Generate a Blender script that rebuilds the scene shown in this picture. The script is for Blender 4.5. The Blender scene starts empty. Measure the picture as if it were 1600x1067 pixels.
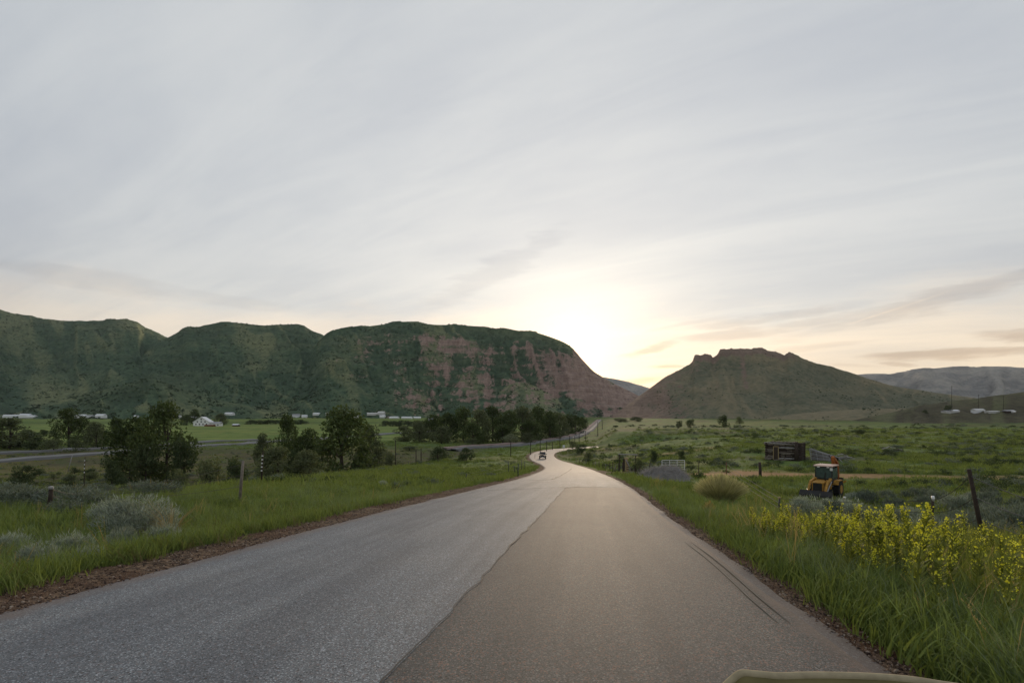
import bpy, bmesh, math, random
import numpy as np
from mathutils import Vector, Matrix, Euler

R = math.radians
random.seed(7)
rng = np.random.default_rng(11)
scene = bpy.context.scene
COL = scene.collection

# ------------------------------------------------------------------ camera, sky, sun, exposure
CAMZ = 1.5
HOR, FPX = 650.0, 800.0                     # level of the eye and focal length, in pixels of the photograph (1600 x 1067)
cam_d = bpy.data.cameras.new("camera")
cam = bpy.data.objects.new("camera", cam_d)
COL.objects.link(cam)
cam.location = (0, 0, CAMZ)
cam.rotation_euler = (R(90), 0, 0)
cam_d.sensor_width = 36
cam_d.lens = 18
cam_d.shift_y = (HOR - 533.5) / 1600
cam_d.clip_start = 0.05
cam_d.clip_end = 40000
scene.camera = cam

SUN_AZ, SUN_EL = R(6.9), R(6.2)
sun_dir = Vector((math.sin(SUN_AZ) * math.cos(SUN_EL), math.cos(SUN_AZ) * math.cos(SUN_EL), math.sin(SUN_EL)))
sun_d = bpy.data.lights.new("sun", 'SUN')
sun_d.energy = 3.8
sun_d.angle = R(12)
sun_d.color = (1.0, 0.77, 0.53)
sun = bpy.data.objects.new("sun", sun_d)
COL.objects.link(sun)
sun.rotation_euler = sun_dir.to_track_quat('Z', 'Y').to_euler()

scene.view_settings.view_transform = 'Standard'
scene.view_settings.look = 'None'
scene.view_settings.exposure = 0.22
scene.view_settings.gamma = 1.0
scene.view_settings.use_curve_mapping = False
scene.cycles.max_bounces = 6
scene.cycles.volume_bounces = 0
scene.cycles.transparent_max_bounces = 8
scene.cycles.use_denoising = True
scene.cycles.sample_clamp_indirect = 4.0


class NT:
    """small helper to wire shader nodes; every method returns a socket"""
    def __init__(self, tree):
        self.t = tree
        self.t.nodes.clear()

    def new(self, kind, **kw):
        n = self.t.nodes.new(kind)
        for k, v in kw.items():
            setattr(n, k, v)
        return n

    def put(self, sock, v):
        if isinstance(v, bpy.types.NodeSocket):
            self.t.links.new(v, sock)
        elif isinstance(v, (tuple, list)) and len(v) == 3 and sock.type == 'RGBA':
            sock.default_value = (*v, 1)
        else:
            sock.default_value = v

    def m(self, op, a, b=0.0, c=0.0, clamp=False):
        n = self.new('ShaderNodeMath', operation=op, use_clamp=clamp)
        self.put(n.inputs[0], a); self.put(n.inputs[1], b); self.put(n.inputs[2], c)
        return n.outputs[0]

    def vm(self, op, a, b=(0, 0, 0)):
        n = self.new('ShaderNodeVectorMath', operation=op)
        self.put(n.inputs[0], a)
        if op == 'SCALE':
            self.put(n.inputs['Scale'], b)
        else:
            self.put(n.inputs[1], b)
        return n.outputs['Value'] if op in ('DOT_PRODUCT', 'LENGTH') else n.outputs['Vector']

    def mix(self, f, a, b, mode='MIX'):
        n = self.new('ShaderNodeMix', data_type='RGBA', blend_type=mode)
        self.put(n.inputs[0], f); self.put(n.inputs[6], a); self.put(n.inputs[7], b)
        return n.outputs[2]

    def noise(self, vec, scale, detail=4.0, rough=0.55, out='Fac', dist=0.0):
        n = self.new('ShaderNodeTexNoise')
        if vec is not None:
            self.put(n.inputs['Vector'], vec)
        self.put(n.inputs['Scale'], scale); self.put(n.inputs['Detail'], detail); self.put(n.inputs['Roughness'], rough)
        self.put(n.inputs['Distortion'], dist)
        return n.outputs[out]

    def voro(self, vec, scale, feature='F1', out='Distance'):
        n = self.new('ShaderNodeTexVoronoi', feature=feature)
        self.put(n.inputs['Vector'], vec); self.put(n.inputs['Scale'], scale)
        return n.outputs[out]

    def rng(self, v, a, b, lo=0.0, hi=1.0, smooth=False):
        n = self.new('ShaderNodeMapRange', interpolation_type='SMOOTHSTEP' if smooth else 'LINEAR')
        self.put(n.inputs[0], v); self.put(n.inputs[1], a); self.put(n.inputs[2], b); self.put(n.inputs[3], lo); self.put(n.inputs[4], hi)
        return n.outputs[0]

    def attr(self, name):
        return self.new('ShaderNodeAttribute', attribute_name=name).outputs['Fac']

    def pos(self):
        return self.new('ShaderNodeNewGeometry').outputs['Position']

    def sep(self, v):
        n = self.new('ShaderNodeSeparateXYZ'); self.put(n.inputs[0], v)
        return n.outputs

    def comb(self, x, y, z):
        n = self.new('ShaderNodeCombineXYZ')
        self.put(n.inputs[0], x); self.put(n.inputs[1], y); self.put(n.inputs[2], z)
        return n.outputs[0]

    def bump(self, h, strength, dist):
        n = self.new('ShaderNodeBump')
        self.put(n.inputs['Height'], h); self.put(n.inputs['Strength'], strength); self.put(n.inputs['Distance'], dist)
        return n.outputs[0]

    def bsdf(self, col, rough=0.9, spec=0.25, normal=None, metal=0.0):
        n = self.new('ShaderNodeBsdfPrincipled')
        self.put(n.inputs['Base Color'], col); self.put(n.inputs['Roughness'], rough)
        self.put(n.inputs['Specular IOR Level'], spec); self.put(n.inputs['Metallic'], metal)
        if normal is not None:
            self.put(n.inputs['Normal'], normal)
        return n

    def out(self, shader):
        o = self.new('ShaderNodeOutputMaterial')
        self.t.links.new(shader, o.inputs[0])


# ---- sky: Nishita seen through a high veil of cirrus that the low sun lights from behind
world = bpy.data.worlds.new("World")
scene.world = world
world.use_nodes = True
w = NT(world.node_tree)
dirv = w.vm('NORMALIZE', w.new('ShaderNodeTexCoord').outputs['Generated'])
dx, dy, dz = w.sep(dirv)[0:3]
sky = w.new('ShaderNodeTexSky', sky_type='NISHITA', sun_disc=False, sun_elevation=SUN_EL, sun_rotation=SUN_AZ,
            altitude=1700, air_density=1.0, dust_density=2.0, ozone_density=1.5)
el = w.m('MAXIMUM', dz, 0.0)
ang = w.m('ARCCOSINE', w.m('MINIMUM', w.vm('DOT_PRODUCT', dirv, tuple(sun_dir)), 1.0))       # angle from the sun
az = w.m('ARCTAN2', dx, dy)
def wexp(v, k):
    return w.m('POWER', 2.718282, w.m('MULTIPLY', v, -1.0 / k))
def add(a, b): return w.mix(1.0, a, b, 'ADD')
def scale_col(c, f): return w.vm('SCALE', c, f)
g_core, g_mid, g_wide = wexp(ang, 0.085), wexp(ang, 0.30), wexp(ang, 0.70)
hz = wexp(el, 0.11)
veil = (0.395, 0.436, 0.480)
col = add(veil, scale_col((0.40, 0.350, 0.280), g_wide))
col = add(col, scale_col((0.13, 0.100, 0.060), g_mid))
col = add(col, scale_col((0.62, 0.54, 0.38), g_core))
col = add(col, scale_col((0.24, 0.15, 0.06), w.m('MULTIPLY', hz, w.m('ADD', 0.45, w.m('MULTIPLY', g_wide, 0.55)))))
col = w.mix(hz, col, w.mix(1.0, col, (1.06, 0.90, 0.64), 'MULTIPLY'))
bw = w.noise(w.comb(w.m('MULTIPLY', az, 2.5), w.m('MULTIPLY', el, 9.0), 2.2), 1.6, 5.0, 0.6)
band = w.rng(w.m('ADD', el, w.m('MULTIPLY', w.m('SUBTRACT', bw, 0.5), 0.16)), 0.225, 0.120, 0.0, 1.0, True)
col = w.mix(band, col, w.mix(1.0, col, (1.28, 1.14, 0.99), 'MULTIPLY'))     # clear strip under the edge of the cloud sheet
# cirrus streaks, drawn on a flat layer overhead and stretched along the wind
zz = w.m('ADD', el, 0.16)
cx, cy = w.m('DIVIDE', dx, zz), w.m('DIVIDE', dy, zz)
ca, sa = math.cos(R(-27)), math.sin(R(-27))
u_ = w.m('ADD', w.m('MULTIPLY', cx, ca), w.m('MULTIPLY', cy, sa))
v_ = w.m('ADD', w.m('MULTIPLY', cx, -sa), w.m('MULTIPLY', cy, ca))
cvec = w.comb(w.m('MULTIPLY', u_, 0.42), w.m('MULTIPLY', v_, 1.0), 0.0)
n1 = w.noise(cvec, 1.15, 5.0, 0.52, dist=0.55)
n2 = w.noise(w.comb(w.m('MULTIPLY', u_, 0.35), w.m('MULTIPLY', v_, 1.6), 3.7), 3.2, 7.0, 0.62, dist=0.5)
n3 = w.noise(w.comb(cx, cy, 9.1), 1.0, 3.0, 0.5)
st = w.m('ADD', w.m('MULTIPLY', n1, 0.56), w.m('ADD', w.m('MULTIPLY', n2, 0.30), w.m('MULTIPLY', n3, 0.14)))
thick = w.rng(st, 0.44, 0.62, 0.0, 1.0, True)              # thicker, darker cloud
thick = w.m('MULTIPLY', thick, w.m('SUBTRACT', 1.0, w.m('MULTIPLY', g_mid, 0.75)))
bright = w.rng(st, 0.50, 0.36, 0.0, 1.0, True)
col = w.mix(w.m('MULTIPLY', thick, 0.48), col, w.mix(1.0, col, (0.66, 0.69, 0.78), 'MULTIPLY'))
col = w.mix(w.m('MULTIPLY', bright, 0.6), col, w.mix(1.0, col, (1.13, 1.11, 1.08), 'MULTIPLY'))
# long low cloud bars over the right-hand hills and a few scraps beside the glow
CLOUDS = [  # azimuth px, elevation px, half length, half height, tilt, strength
    (1500, 462, 210, 17, -0.19, 0.62), (1330, 497, 150, 9, -0.10, 0.42), (1590, 524, 56, 9, 0.10, 1.0), (1490, 553, 115, 9, 0.03, 1.0),
    (1400, 568, 24, 4, 0.15, 0.8), (1015, 547, 40, 6, -0.20, 0.85), (1042, 573, 28, 4, 0.02, 1.0), (1130, 525, 70, 7, -0.05, 0.55),
    (780, 430, 110, 18, -0.45, 0.34), (1190, 500, 120, 9, -0.08, 0.5), (150, 440, 190, 14, 0.06, 0.30), (330, 470, 150, 9, 0.05, 0.22),
    (1335, 570, 40, 3, 0.1, 0.35), (1000, 598, 44, 6, -0.15, 0.7), (1080, 508, 60, 5, -0.12, 0.35), (1250, 545, 90, 5, -0.06, 0.35)]
wob = w.noise(w.comb(w.m('MULTIPLY', az, 9.0), w.m('MULTIPLY', el, 55.0), 1.3), 1.0, 6.0, 0.65)
wob2 = w.noise(w.comb(w.m('MULTIPLY', az, 5.0), w.m('MULTIPLY', el, 30.0), 6.3), 1.4, 4.0, 0.6)
mask = None
for (px, py, hl, hh, tl, s) in CLOUDS:
    a0 = math.atan2(px - 800, FPX)
    k = 1.0 / math.hypot(px - 800, FPX)                     # radians per pixel thereabouts
    e0 = (HOR - py) * k
    da = w.m('SUBTRACT', az, a0)
    de = w.m('SUBTRACT', w.m('ADD', el, w.m('MULTIPLY', w.m('SUBTRACT', wob2, 0.5), hh * k * 3.2)), w.m('ADD', w.m('MULTIPLY', da, -tl), e0))
    q = w.m('ADD', w.m('POWER', w.m('ABSOLUTE', w.m('DIVIDE', da, hl * k)), 2.0), w.m('POWER', w.m('ABSOLUTE', w.m('DIVIDE', de, hh * k)), 2.0))
    q = w.m('ADD', q, w.m('MULTIPLY', w.m('SUBTRACT', wob, 0.5), 3.4))
    v = w.m('MULTIPLY', w.rng(q, 1.6, -0.1, 0.0, 1.0, True), s)
    mask = v if mask is None else w.m('MAXIMUM', mask, v)
col = w.mix(w.m('MULTIPLY', mask, 1.0), col, w.vm('MINIMUM', col, (1.0, 0.97, 0.92)))
ctint = w.mix(w.m('MULTIPLY', hz, 1.0, clamp=True), (0.66, 0.68, 0.74), (0.74, 0.55, 0.36))
col = w.mix(mask, col, w.mix(1.0, col, ctint, 'MULTIPLY'))
# an old vapour trail, low on the right
ta, te = math.atan2(1400 - 800, FPX), (HOR - 485) / math.hypot(600, FPX)
td = w.m('ABSOLUTE', w.m('SUBTRACT', w.m('SUBTRACT', el, te), w.m('MULTIPLY', w.m('SUBTRACT', az, ta), 0.27)))
tr = w.m('MULTIPLY', w.rng(td, 0.0022, 0.0004, 0, 1, True), w.rng(w.m('ABSOLUTE', w.m('SUBTRACT', az, ta)), 0.075, 0.04, 0, 1, True))
col = w.mix(w.m('MULTIPLY', tr, w.rng(wob, 0.35, 0.6, 0.2, 0.9)), col, w.mix(1.0, col, (1.16, 1.12, 1.06), 'MULTIPLY'))
# ground side of the sphere fades to a dull earth tone
col = w.mix(w.rng(dz, -0.02, -0.15, 0, 1, True), col, (0.10, 0.10, 0.08))
skyc = w.new('ShaderNodeBackground')
w.put(skyc.inputs['Color'], add(scale_col(sky.outputs[0], 0.12), scale_col(col, 9.0)))
skyc.inputs['Strength'].default_value = 0.1
wo = w.new('ShaderNodeOutputWorld')
w.t.links.new(skyc.outputs[0], wo.inputs[0])
world.cycles.sampling_method = 'MANUAL'
world.cycles.sample_map_resolution = 512


# ------------------------------------------------------------------ numpy noise and interpolation
def _hash(ix, iy, seed):
    h = (ix.astype(np.int64) * 374761393 + iy.astype(np.int64) * 668265263 + seed * 974711) & 0xFFFFFFFF
    h = ((h ^ (h >> 13)) * 1274126177) & 0xFFFFFFFF
    h = h ^ (h >> 16)
    return (h & 0xFFFFFF) / float(0xFFFFFF)

def vnoise(x, y, seed=0):
    x = np.asarray(x, float); y = np.asarray(y, float)
    ix = np.floor(x); iy = np.floor(y)
    fx = x - ix; fy = y - iy
    fx = fx * fx * fx * (fx * (fx * 6 - 15) + 10); fy = fy * fy * fy * (fy * (fy * 6 - 15) + 10)
    a = _hash(ix, iy, seed); b = _hash(ix + 1, iy, seed); c = _hash(ix, iy + 1, seed); d = _hash(ix + 1, iy + 1, seed)
    return (a + (b - a) * fx) * (1 - fy) + (c + (d - c) * fx) * fy

def fbm(x, y, seed=0, oct=4, gain=0.5):
    s, a, n = 0.0, 1.0, 0.0
    for o in range(oct):
        s = s + a * vnoise(x * 2 ** o + o * 17.3, y * 2 ** o - o * 9.1, seed + o)
        n += a; a *= gain
    return s / n

def ridged(x, y, seed=0, oct=4):
    s, a, n = 0.0, 1.0, 0.0
    for o in range(oct):
        s = s + a * (1 - np.abs(2 * vnoise(x * 2 ** o + o * 7.7, y * 2 ** o + o * 3.1, seed + o) - 1))
        n += a; a *= 0.5
    return s / n

def sstep(a, b, x):
    t = np.clip((x - a) / (b - a), 0, 1)
    return t * t * (3 - 2 * t)

def curve(xs, ys):
    """monotone cubic through the points, as a vectorised function"""
    xs = np.array(xs, float); ys = np.array(ys, float)
    h = np.diff(xs); d = np.diff(ys) / h
    mm = np.zeros_like(ys); mm[0] = d[0]; mm[-1] = d[-1]
    for i in range(1, len(xs) - 1):
        mm[i] = 0 if d[i - 1] * d[i] <= 0 else 2 * d[i - 1] * d[i] / (d[i - 1] + d[i])
    def f(x):
        x = np.clip(np.asarray(x, float), xs[0], xs[-1])
        i = np.clip(np.searchsorted(xs, x) - 1, 0, len(xs) - 2)
        t = (x - xs[i]) / h[i]
        return ((2*t**3 - 3*t**2 + 1) * ys[i] + (t**3 - 2*t**2 + t) * h[i] * mm[i] + (-2*t**3 + 3*t**2) * ys[i+1] + (t**3 - t**2) * h[i] * mm[i+1])
    return f

# ------------------------------------------------------------------ the lie of the land (heights are relative to the eye, CAMZ is added at the end)
road_z = curve([-60, 0, 12, 24, 52, 89, 110, 138, 165, 190, 210, 300, 500, 700, 1000, 1300, 2500, 9500],
               [1.5, -1.5, -2.42, -3.45, -5.95, -9.0, -10.35, -11.5, -12.1, -12.4, -12.6, -13.0, -12.3, -10.8, -6.0, -1.5, 4, 10])
field_z = curve([-60, 0, 12, 20, 28, 40, 70, 120, 300, 700, 1000, 2500, 9500],
                [1.0, -1.9, -3.25, -4.4, -5.3, -6.2, -6.75, -7.0, -6.5, -4.0, -2.0, 0, 4])
bank_w = curve([0, 12, 35, 60, 120, 200], [8, 9, 12, 20, 42, 60])
edge_x = curve([-60, 0, 15, 24, 40, 90, 150, 200, 240], [-40, -26, -20, -15, -15, -20, -12, -4, 10])
RC = [(-9.5, -60), (-5.8, -30), (-1.66, 0), (-1.18, 3.4), (-0.72, 6.7), (-0.05, 11.5), (2.0, 24.3), (4.0, 38), (5.7, 52), (9.3, 89), (9.7, 110), (8.6, 132),
      (9.0, 155), (12.0, 175), (19, 192), (31, 205), (44, 220), (55, 245), (62, 290)]
def catmull(pts, n):
    pts = [np.array(p, float) for p in pts]
    out = []
    for i in range(len(pts) - 1):
        p0 = pts[max(i - 1, 0)]; p1 = pts[i]; p2 = pts[i + 1]; p3 = pts[min(i + 2, len(pts) - 1)]
        d1 = np.linalg.norm(p2 - p1); d0 = max(np.linalg.norm(p1 - p0), 1e-6); d2 = max(np.linalg.norm(p3 - p2), 1e-6)
        m1 = ((p2 - p1) / d1 + (p1 - p0) / d0) * 0.5 * d1 if i > 0 else (p2 - p1)
        m2 = ((p2 - p1) / d1 + (p3 - p2) / d2) * 0.5 * d1 if i + 2 < len(pts) else (p2 - p1)
        k = n if isinstance(n, int) else max(4, int(d1 / n))
        for j in range(k):
            t = j / k
            out.append((2*t**3-3*t**2+1)*p1 + (t**3-2*t**2+t)*m1 + (-2*t**3+3*t**2)*p2 + (t**3-t**2)*m2)
    out.append(pts[-1])
    return np.array(out)
ROAD = catmull(RC, 0.8)
HALF = 3.72
_seg_a, _seg_b = ROAD[:-1:2], ROAD[1::2] if len(ROAD) % 2 == 0 else ROAD[1::2]
def road_dist(X, Y):
    """signed distance from the centre line, + on the right"""
    X = np.asarray(X, float).ravel(); Y = np.asarray(Y, float).ravel()
    d = np.full(X.shape, 1e3)
    sel = np.where((X > -90) & (X < 160) & (Y > -70) & (Y < 310))[0]
    P = ROAD[::2]
    A, B = P[:-1], P[1:]
    for k in range(0, len(sel), 20000):
        s = sel[k:k + 20000]
        i = np.argmin((X[s, None] - A[None, :, 0]) ** 2 + (Y[s, None] - A[None, :, 1]) ** 2, axis=1)
        best = np.full(len(s), 1e9); sg = np.ones(len(s))
        for o in (-1, 0):
            j = np.clip(i + o, 0, len(A) - 1)
            ax, ay = A[j, 0], A[j, 1]; ex, ey = B[j, 0] - ax, B[j, 1] - ay
            t = np.clip(((X[s] - ax) * ex + (Y[s] - ay) * ey) / (ex * ex + ey * ey), 0, 1)
            qx, qy = X[s] - ax - t * ex, Y[s] - ay - t * ey
            dd = np.hypot(qx, qy); c = np.where(ex * qy - ey * qx > 0, -1.0, 1.0)
            sg = np.where(dd < best, c, sg); best = np.minimum(dd, best)
        d[s] = best * sg
    far = np.ones(len(X), bool); far[sel] = False
    d[far] = np.where(X[far] < 0, -1e3, 1e3)
    return d

def ground_rel(X, Y, detail=True):
    shp = np.broadcast(np.asarray(X, float), np.asarray(Y, float)).shape
    X = np.broadcast_to(np.asarray(X, float), shp).ravel(); Y = np.broadcast_to(np.asarray(Y, float), shp).ravel()
    sd = road_dist(X, Y)
    ad = np.abs(sd)
    rz = road_z(Y)
    drop = 2.6 * sstep(0, 16, edge_x(Y) - X) * (1 - sstep(120, 200, Y)) * sstep(5, 28, Y)
    left = rz - drop
    wr1 = sstep(1.0, 1.0 + bank_w(np.clip(Y, 0, 200)), sd - HALF)
    tt = X / np.maximum(Y, 1.0)
    wr2 = sstep(0.155, 0.215, tt)
    k = sstep(185, 240, Y)
    wr = wr1 * (1 - k) + wr2 * k
    z = left * (1 - wr) + field_z(Y) * wr
    off = sstep(HALF + 0.6, HALF + 7, ad)
    z = z - 0.25 * sstep(HALF + 0.8, HALF + 2.6, ad) * (1 - sstep(HALF + 3.5, HALF + 9, ad)) * (Y < 200)      # roadside ditch
    if detail:
        amp = np.clip(0.10 + Y * 0.004, 0.1, 0.9)
        z = z + off * amp * (fbm(X / 7.0, Y / 7.0, 3, 3) - 0.5) * 1.3
        z = z + off * sstep(60, 200, Y) * 1.2 * (fbm(X / 45.0, Y / 45.0, 5, 3) - 0.5)
        z = z + 0.05 * sstep(HALF + 0.1, HALF + 0.7, ad) * (fbm(X / 0.35, Y / 0.35, 8, 3) - 0.35) * (Y < 80)
    # carve a bed for the carriageway
    z = z - (0.05 + 0.0012 * np.clip(Y, 0, 200)) * (1 - sstep(HALF - 0.25, HALF + 0.02, ad)) 
    return z.reshape(shp)

def G(X, Y):
    return ground_rel(X, Y) + CAMZ

_hy = np.geomspace(2.0, 2500, 900)
def hit(px, py):
    """where the sight line through a pixel of the photograph meets the ground"""
    t, s = (px - 800) / FPX, (HOR - py) / FPX
    g = ground_rel(t * _hy, _hy)
    below = np.where(s * _hy <= g)[0]
    i = below[0] if len(below) else len(_hy) - 1
    Y = _hy[i]
    return Vector((t * Y, Y, float(g[i]) + CAMZ))

def on_ground(px, Y):
    X = (px - 800) / FPX * Y
    return Vector((X, Y, float(G(X, Y))))

# ------------------------------------------------------------------ mesh helpers
class MB:
    def __init__(self):
        self.v, self.f = [], []
    def add(self, vs, fs):
        o = len(self.v)
        self.v += [tuple(p) for p in vs]
        self.f += [tuple(i + o for i in f) for f in fs]
        return self
    def box(self, c, s, rot=None):
        vs = [Vector((x * s[0] / 2, y * s[1] / 2, z * s[2] / 2)) for x in (-1, 1) for y in (-1, 1) for z in (-1, 1)]
        if rot is not None:
            M = Euler(rot).to_matrix(); vs = [M @ p for p in vs]
        vs = [p + Vector(c) for p in vs]
        return self.add(vs, [(0, 1, 3, 2), (4, 6, 7, 5), (0, 4, 5, 1), (2, 3, 7, 6), (0, 2, 6, 4), (1, 5, 7, 3)])
    def tube(self, pts, rad, n=6, caps=True):
        pts = [Vector(p) for p in pts]
        rs = rad if isinstance(rad, (list, tuple)) else [rad] * len(pts)
        rings = []
        for i, p in enumerate(pts):
            d = (pts[min(i + 1, len(pts) - 1)] - pts[max(i - 1, 0)]).normalized()
            u = d.orthogonal().normalized() if i == 0 else (u - d * u.dot(d)).normalized()
            vv = d.cross(u)
            rings.append([p + (u * math.cos(2 * math.pi * k / n) + vv * math.sin(2 * math.pi * k / n)) * rs[i] for k in range(n)])
        vs = [q for r in rings for q in r]
        fs = [(i * n + k, i * n + (k + 1) % n, (i + 1) * n + (k + 1) % n, (i + 1) * n + k) for i in range(len(pts) - 1) for k in range(n)]
        if caps:
            fs.append(tuple(range(n - 1, -1, -1))); fs.append(tuple((len(pts) - 1) * n + k for k in range(n)))
        return self.add(vs, fs)
    def prism(self, poly, x0, x1):
        """outline in (y, z) pushed along x"""
        n = len(poly)
        vs = [(x0, y, z) for y, z in poly] + [(x1, y, z) for y, z in poly]
        fs = [tuple(range(n - 1, -1, -1)), tuple(range(n, 2 * n))] + [(i, (i + 1) % n, n + (i + 1) % n, n + i) for i in range(n)]
        return self.add(vs, fs)
    def mesh(self, name, smooth=False):
        me = bpy.data.meshes.new(name)
        me.from_pydata(self.v, [], self.f)
        if smooth:
            me.polygons.foreach_set('use_smooth', [True] * len(me.polygons))
        me.update()
        return me

def link(name, me, mat=None, parent=None):
    o = bpy.data.objects.new(name, me)
    COL.objects.link(o)
    if mat is not None and not me.materials:
        me.materials.append(mat)
    if parent is not None:
        o.parent = parent
    return o

def part(name, mb, mat, parent, smooth=False, label=None):
    o = link(name, mb.mesh(name, smooth), mat, parent)
    if label:
        o['label'] = label
    return o

def tag(o, label, cat, group=None):
    o['label'] = label; o['category'] = cat
    if group:
        o['group'] = group
    return o

def thing(name, loc, rz, label, cat, group=None):
    o = bpy.data.objects.new(name, None)
    COL.objects.link(o)
    o.empty_display_size = 0.2
    o.location = loc; o.rotation_euler = (0, 0, rz)
    return tag(o, label, cat, group)

def kind(o, k):
    o['kind'] = k
    return o

def np_mesh(name, V, F, mat, attrs=None, smooth=True):
    me = bpy.data.meshes.new(name)
    V = np.asarray(V, np.float32); F = np.asarray(F, np.int32)
    me.vertices.add(len(V)); me.vertices.foreach_set('co', V.ravel())
    k = F.shape[1]
    me.loops.add(F.size); me.loops.foreach_set('vertex_index', F.ravel())
    me.polygons.add(len(F)); me.polygons.foreach_set('loop_start', np.arange(0, F.size, k, dtype=np.int32))
    me.polygons.foreach_set('use_smooth', np.full(len(F), smooth))
    me.update(calc_edges=True)
    for n, a in (attrs or {}).items():
        at = me.attributes.new(n, 'FLOAT', 'POINT')
        at.data.foreach_set('value', np.asarray(a, np.float32).ravel())
    me.materials.append(mat)
    return me

def grid_faces(nr, nc):
    i = np.arange((nr - 1) * (nc - 1))
    r, c = i // (nc - 1), i % (nc - 1)
    a = r * nc + c
    return np.stack([a, a + 1, a + nc + 1, a + nc], 1)

# ------------------------------------------------------------------ materials
def material(name, fn):
    m = bpy.data.materials.new(name)
    m.use_nodes = True
    n = NT(m.node_tree)
    fn(n)
    return m

def plain(name, col, rough=0.7, spec=0.3, var=0.25, scale=6.0, metal=0.0, bump=0.0):
    def fn(n):
        tc = n.new('ShaderNodeTexCoord').outputs['Object']
        f = n.noise(tc, scale, 5, 0.6)
        ri = n.new('ShaderNodeObjectInfo').outputs['Random']
        c = n.mix(n.rng(f, 0.3, 0.7), tuple(x * (1 - var) for x in col), tuple(min(1, x * (1 + var)) for x in col))
        c = n.mix(n.m('MULTIPLY', ri, var), c, tuple(x * 0.6 for x in col))
        nb = n.bump(f, bump, 0.02) if bump else None
        n.out(n.bsdf(c, rough, spec, nb, metal).outputs[0])
    return material(name, fn)

def leafy(name, dark, light, trans=0.3, patch=0.4, rough=0.75, worldscale=0.15):
    dark, light = tuple(min(0.85, x * 1.2) for x in dark), tuple(min(0.85, x * 1.2) for x in light)
    def fn(n):
        g = n.new('ShaderNodeNewGeometry')
        ri = n.new('ShaderNodeObjectInfo').outputs['Random']
        f = n.m('ADD', n.m('MULTIPLY', g.outputs['Random Per Island'], 0.45), n.m('MULTIPLY', ri, 0.25))
        f = n.m('ADD', f, n.m('MULTIPLY', n.noise(g.outputs['Position'], worldscale, 4), patch))
        c = n.mix(n.rng(f, 0.15, 0.85), dark, light)
        b = n.bsdf(c, rough, 0.12)
        t = n.new('ShaderNodeBsdfTranslucent'); n.put(t.inputs[0], n.mix(1.0, c, (1.25, 1.2, 0.7), 'MULTIPLY'))
        mx = n.new('ShaderNodeMixShader'); mx.inputs[0].default_value = trans
        n.t.links.new(b.outputs[0], mx.inputs[1]); n.t.links.new(t.outputs[0], mx.inputs[2])
        n.out(mx.outputs[0])
    return material(name, fn)

M = {}
M['cottonwood'] = leafy('cottonwood_leaves', (0.022, 0.036, 0.014), (0.080, 0.106, 0.038), 0.28)
M['willow'] = leafy('willow_leaves', (0.045, 0.060, 0.032), (0.135, 0.155, 0.080), 0.28)
M['pale'] = leafy('pale_shrub_leaves', (0.07, 0.09, 0.055), (0.20, 0.22, 0.14), 0.25)
M['dark_bush'] = leafy('dark_bush_leaves', (0.028, 0.044, 0.020), (0.085, 0.108, 0.050), 0.25)
M['sage'] = leafy('sage_leaves', (0.085, 0.105, 0.088), (0.38, 0.42, 0.355), 0.2, 0.4, 0.8, 2.5)
M['sage_dim'] = leafy('dim_sage_leaves', (0.050, 0.066, 0.052), (0.175, 0.205, 0.165), 0.2, 0.4, 0.8, 0.6)
M['twigs'] = leafy('grey_twigs', (0.13, 0.12, 0.118), (0.36, 0.335, 0.32), 0.05, 0.3, 0.9, 0.8)
M['rabbit'] = leafy('rabbitbrush_stems', (0.20, 0.18, 0.09), (0.66, 0.62, 0.36), 0.25, 0.3, 0.8, 1.0)
M['straw'] = leafy('straw_blades', (0.20, 0.15, 0.06), (0.42, 0.32, 0.14), 0.3, 0.3, 0.8, 1.0)
M['grass'] = leafy('verge_blades', (0.050, 0.084, 0.026), (0.190, 0.250, 0.082), 0.42, 0.55, 0.65, 0.55)
M['grass_cool'] = leafy('cool_blades', (0.048, 0.075, 0.040), (0.170, 0.215, 0.120), 0.4, 0.55, 0.65, 0.5)
M['grass_dim'] = leafy('pasture_blades', (0.046, 0.074, 0.020), (0.165, 0.205, 0.056), 0.3, 0.6, 0.75, 0.09)
M['grass_dry'] = leafy('dry_blades', (0.07, 0.065, 0.03), (0.17, 0.15, 0.07), 0.25, 0.4, 0.8, 0.2)
M['weed'] = leafy('weed_leaves', (0.075, 0.100, 0.022), (0.235, 0.255, 0.060), 0.35, 0.4, 0.6, 0.8)
M['yellow'] = leafy('yellow_petals', (0.50, 0.47, 0.035), (0.76, 0.72, 0.08), 0.3, 0.2, 0.6, 2.0)
M['scrub'] = leafy('hill_scrub', (0.022, 0.038, 0.022), (0.062, 0.086, 0.044), 0.1, 0.5, 0.9, 0.01)
M['bark'] = plain('bark', (0.075, 0.060, 0.048), 0.95, 0.1, 0.35, 9, bump=0.6)
M['old_wood'] = plain('weathered_wood', (0.20, 0.172, 0.145), 0.9, 0.15, 0.35, 14, bump=0.5)
M['dark_wood'] = plain('dark_weathered_wood', (0.060, 0.046, 0.038), 0.95, 0.1, 0.35, 12, bump=0.5)
M['grey_wood'] = plain('silvery_boards', (0.34, 0.33, 0.325), 0.9, 0.15, 0.3, 10, bump=0.3)
M['tan_wood'] = plain('tan_wood', (0.38, 0.29, 0.15), 0.85, 0.2, 0.25, 10)
M['chink'] = plain('pale_chinking', (0.46, 0.42, 0.35), 0.95, 0.1, 0.45, 3)
M['white_paint'] = plain('white_paint', (0.78, 0.78, 0.78), 0.55, 0.4, 0.06, 4)
M['offwhite'] = plain('offwhite_walls', (0.58, 0.57, 0.55), 0.7, 0.3, 0.12, 0.6)
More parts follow.
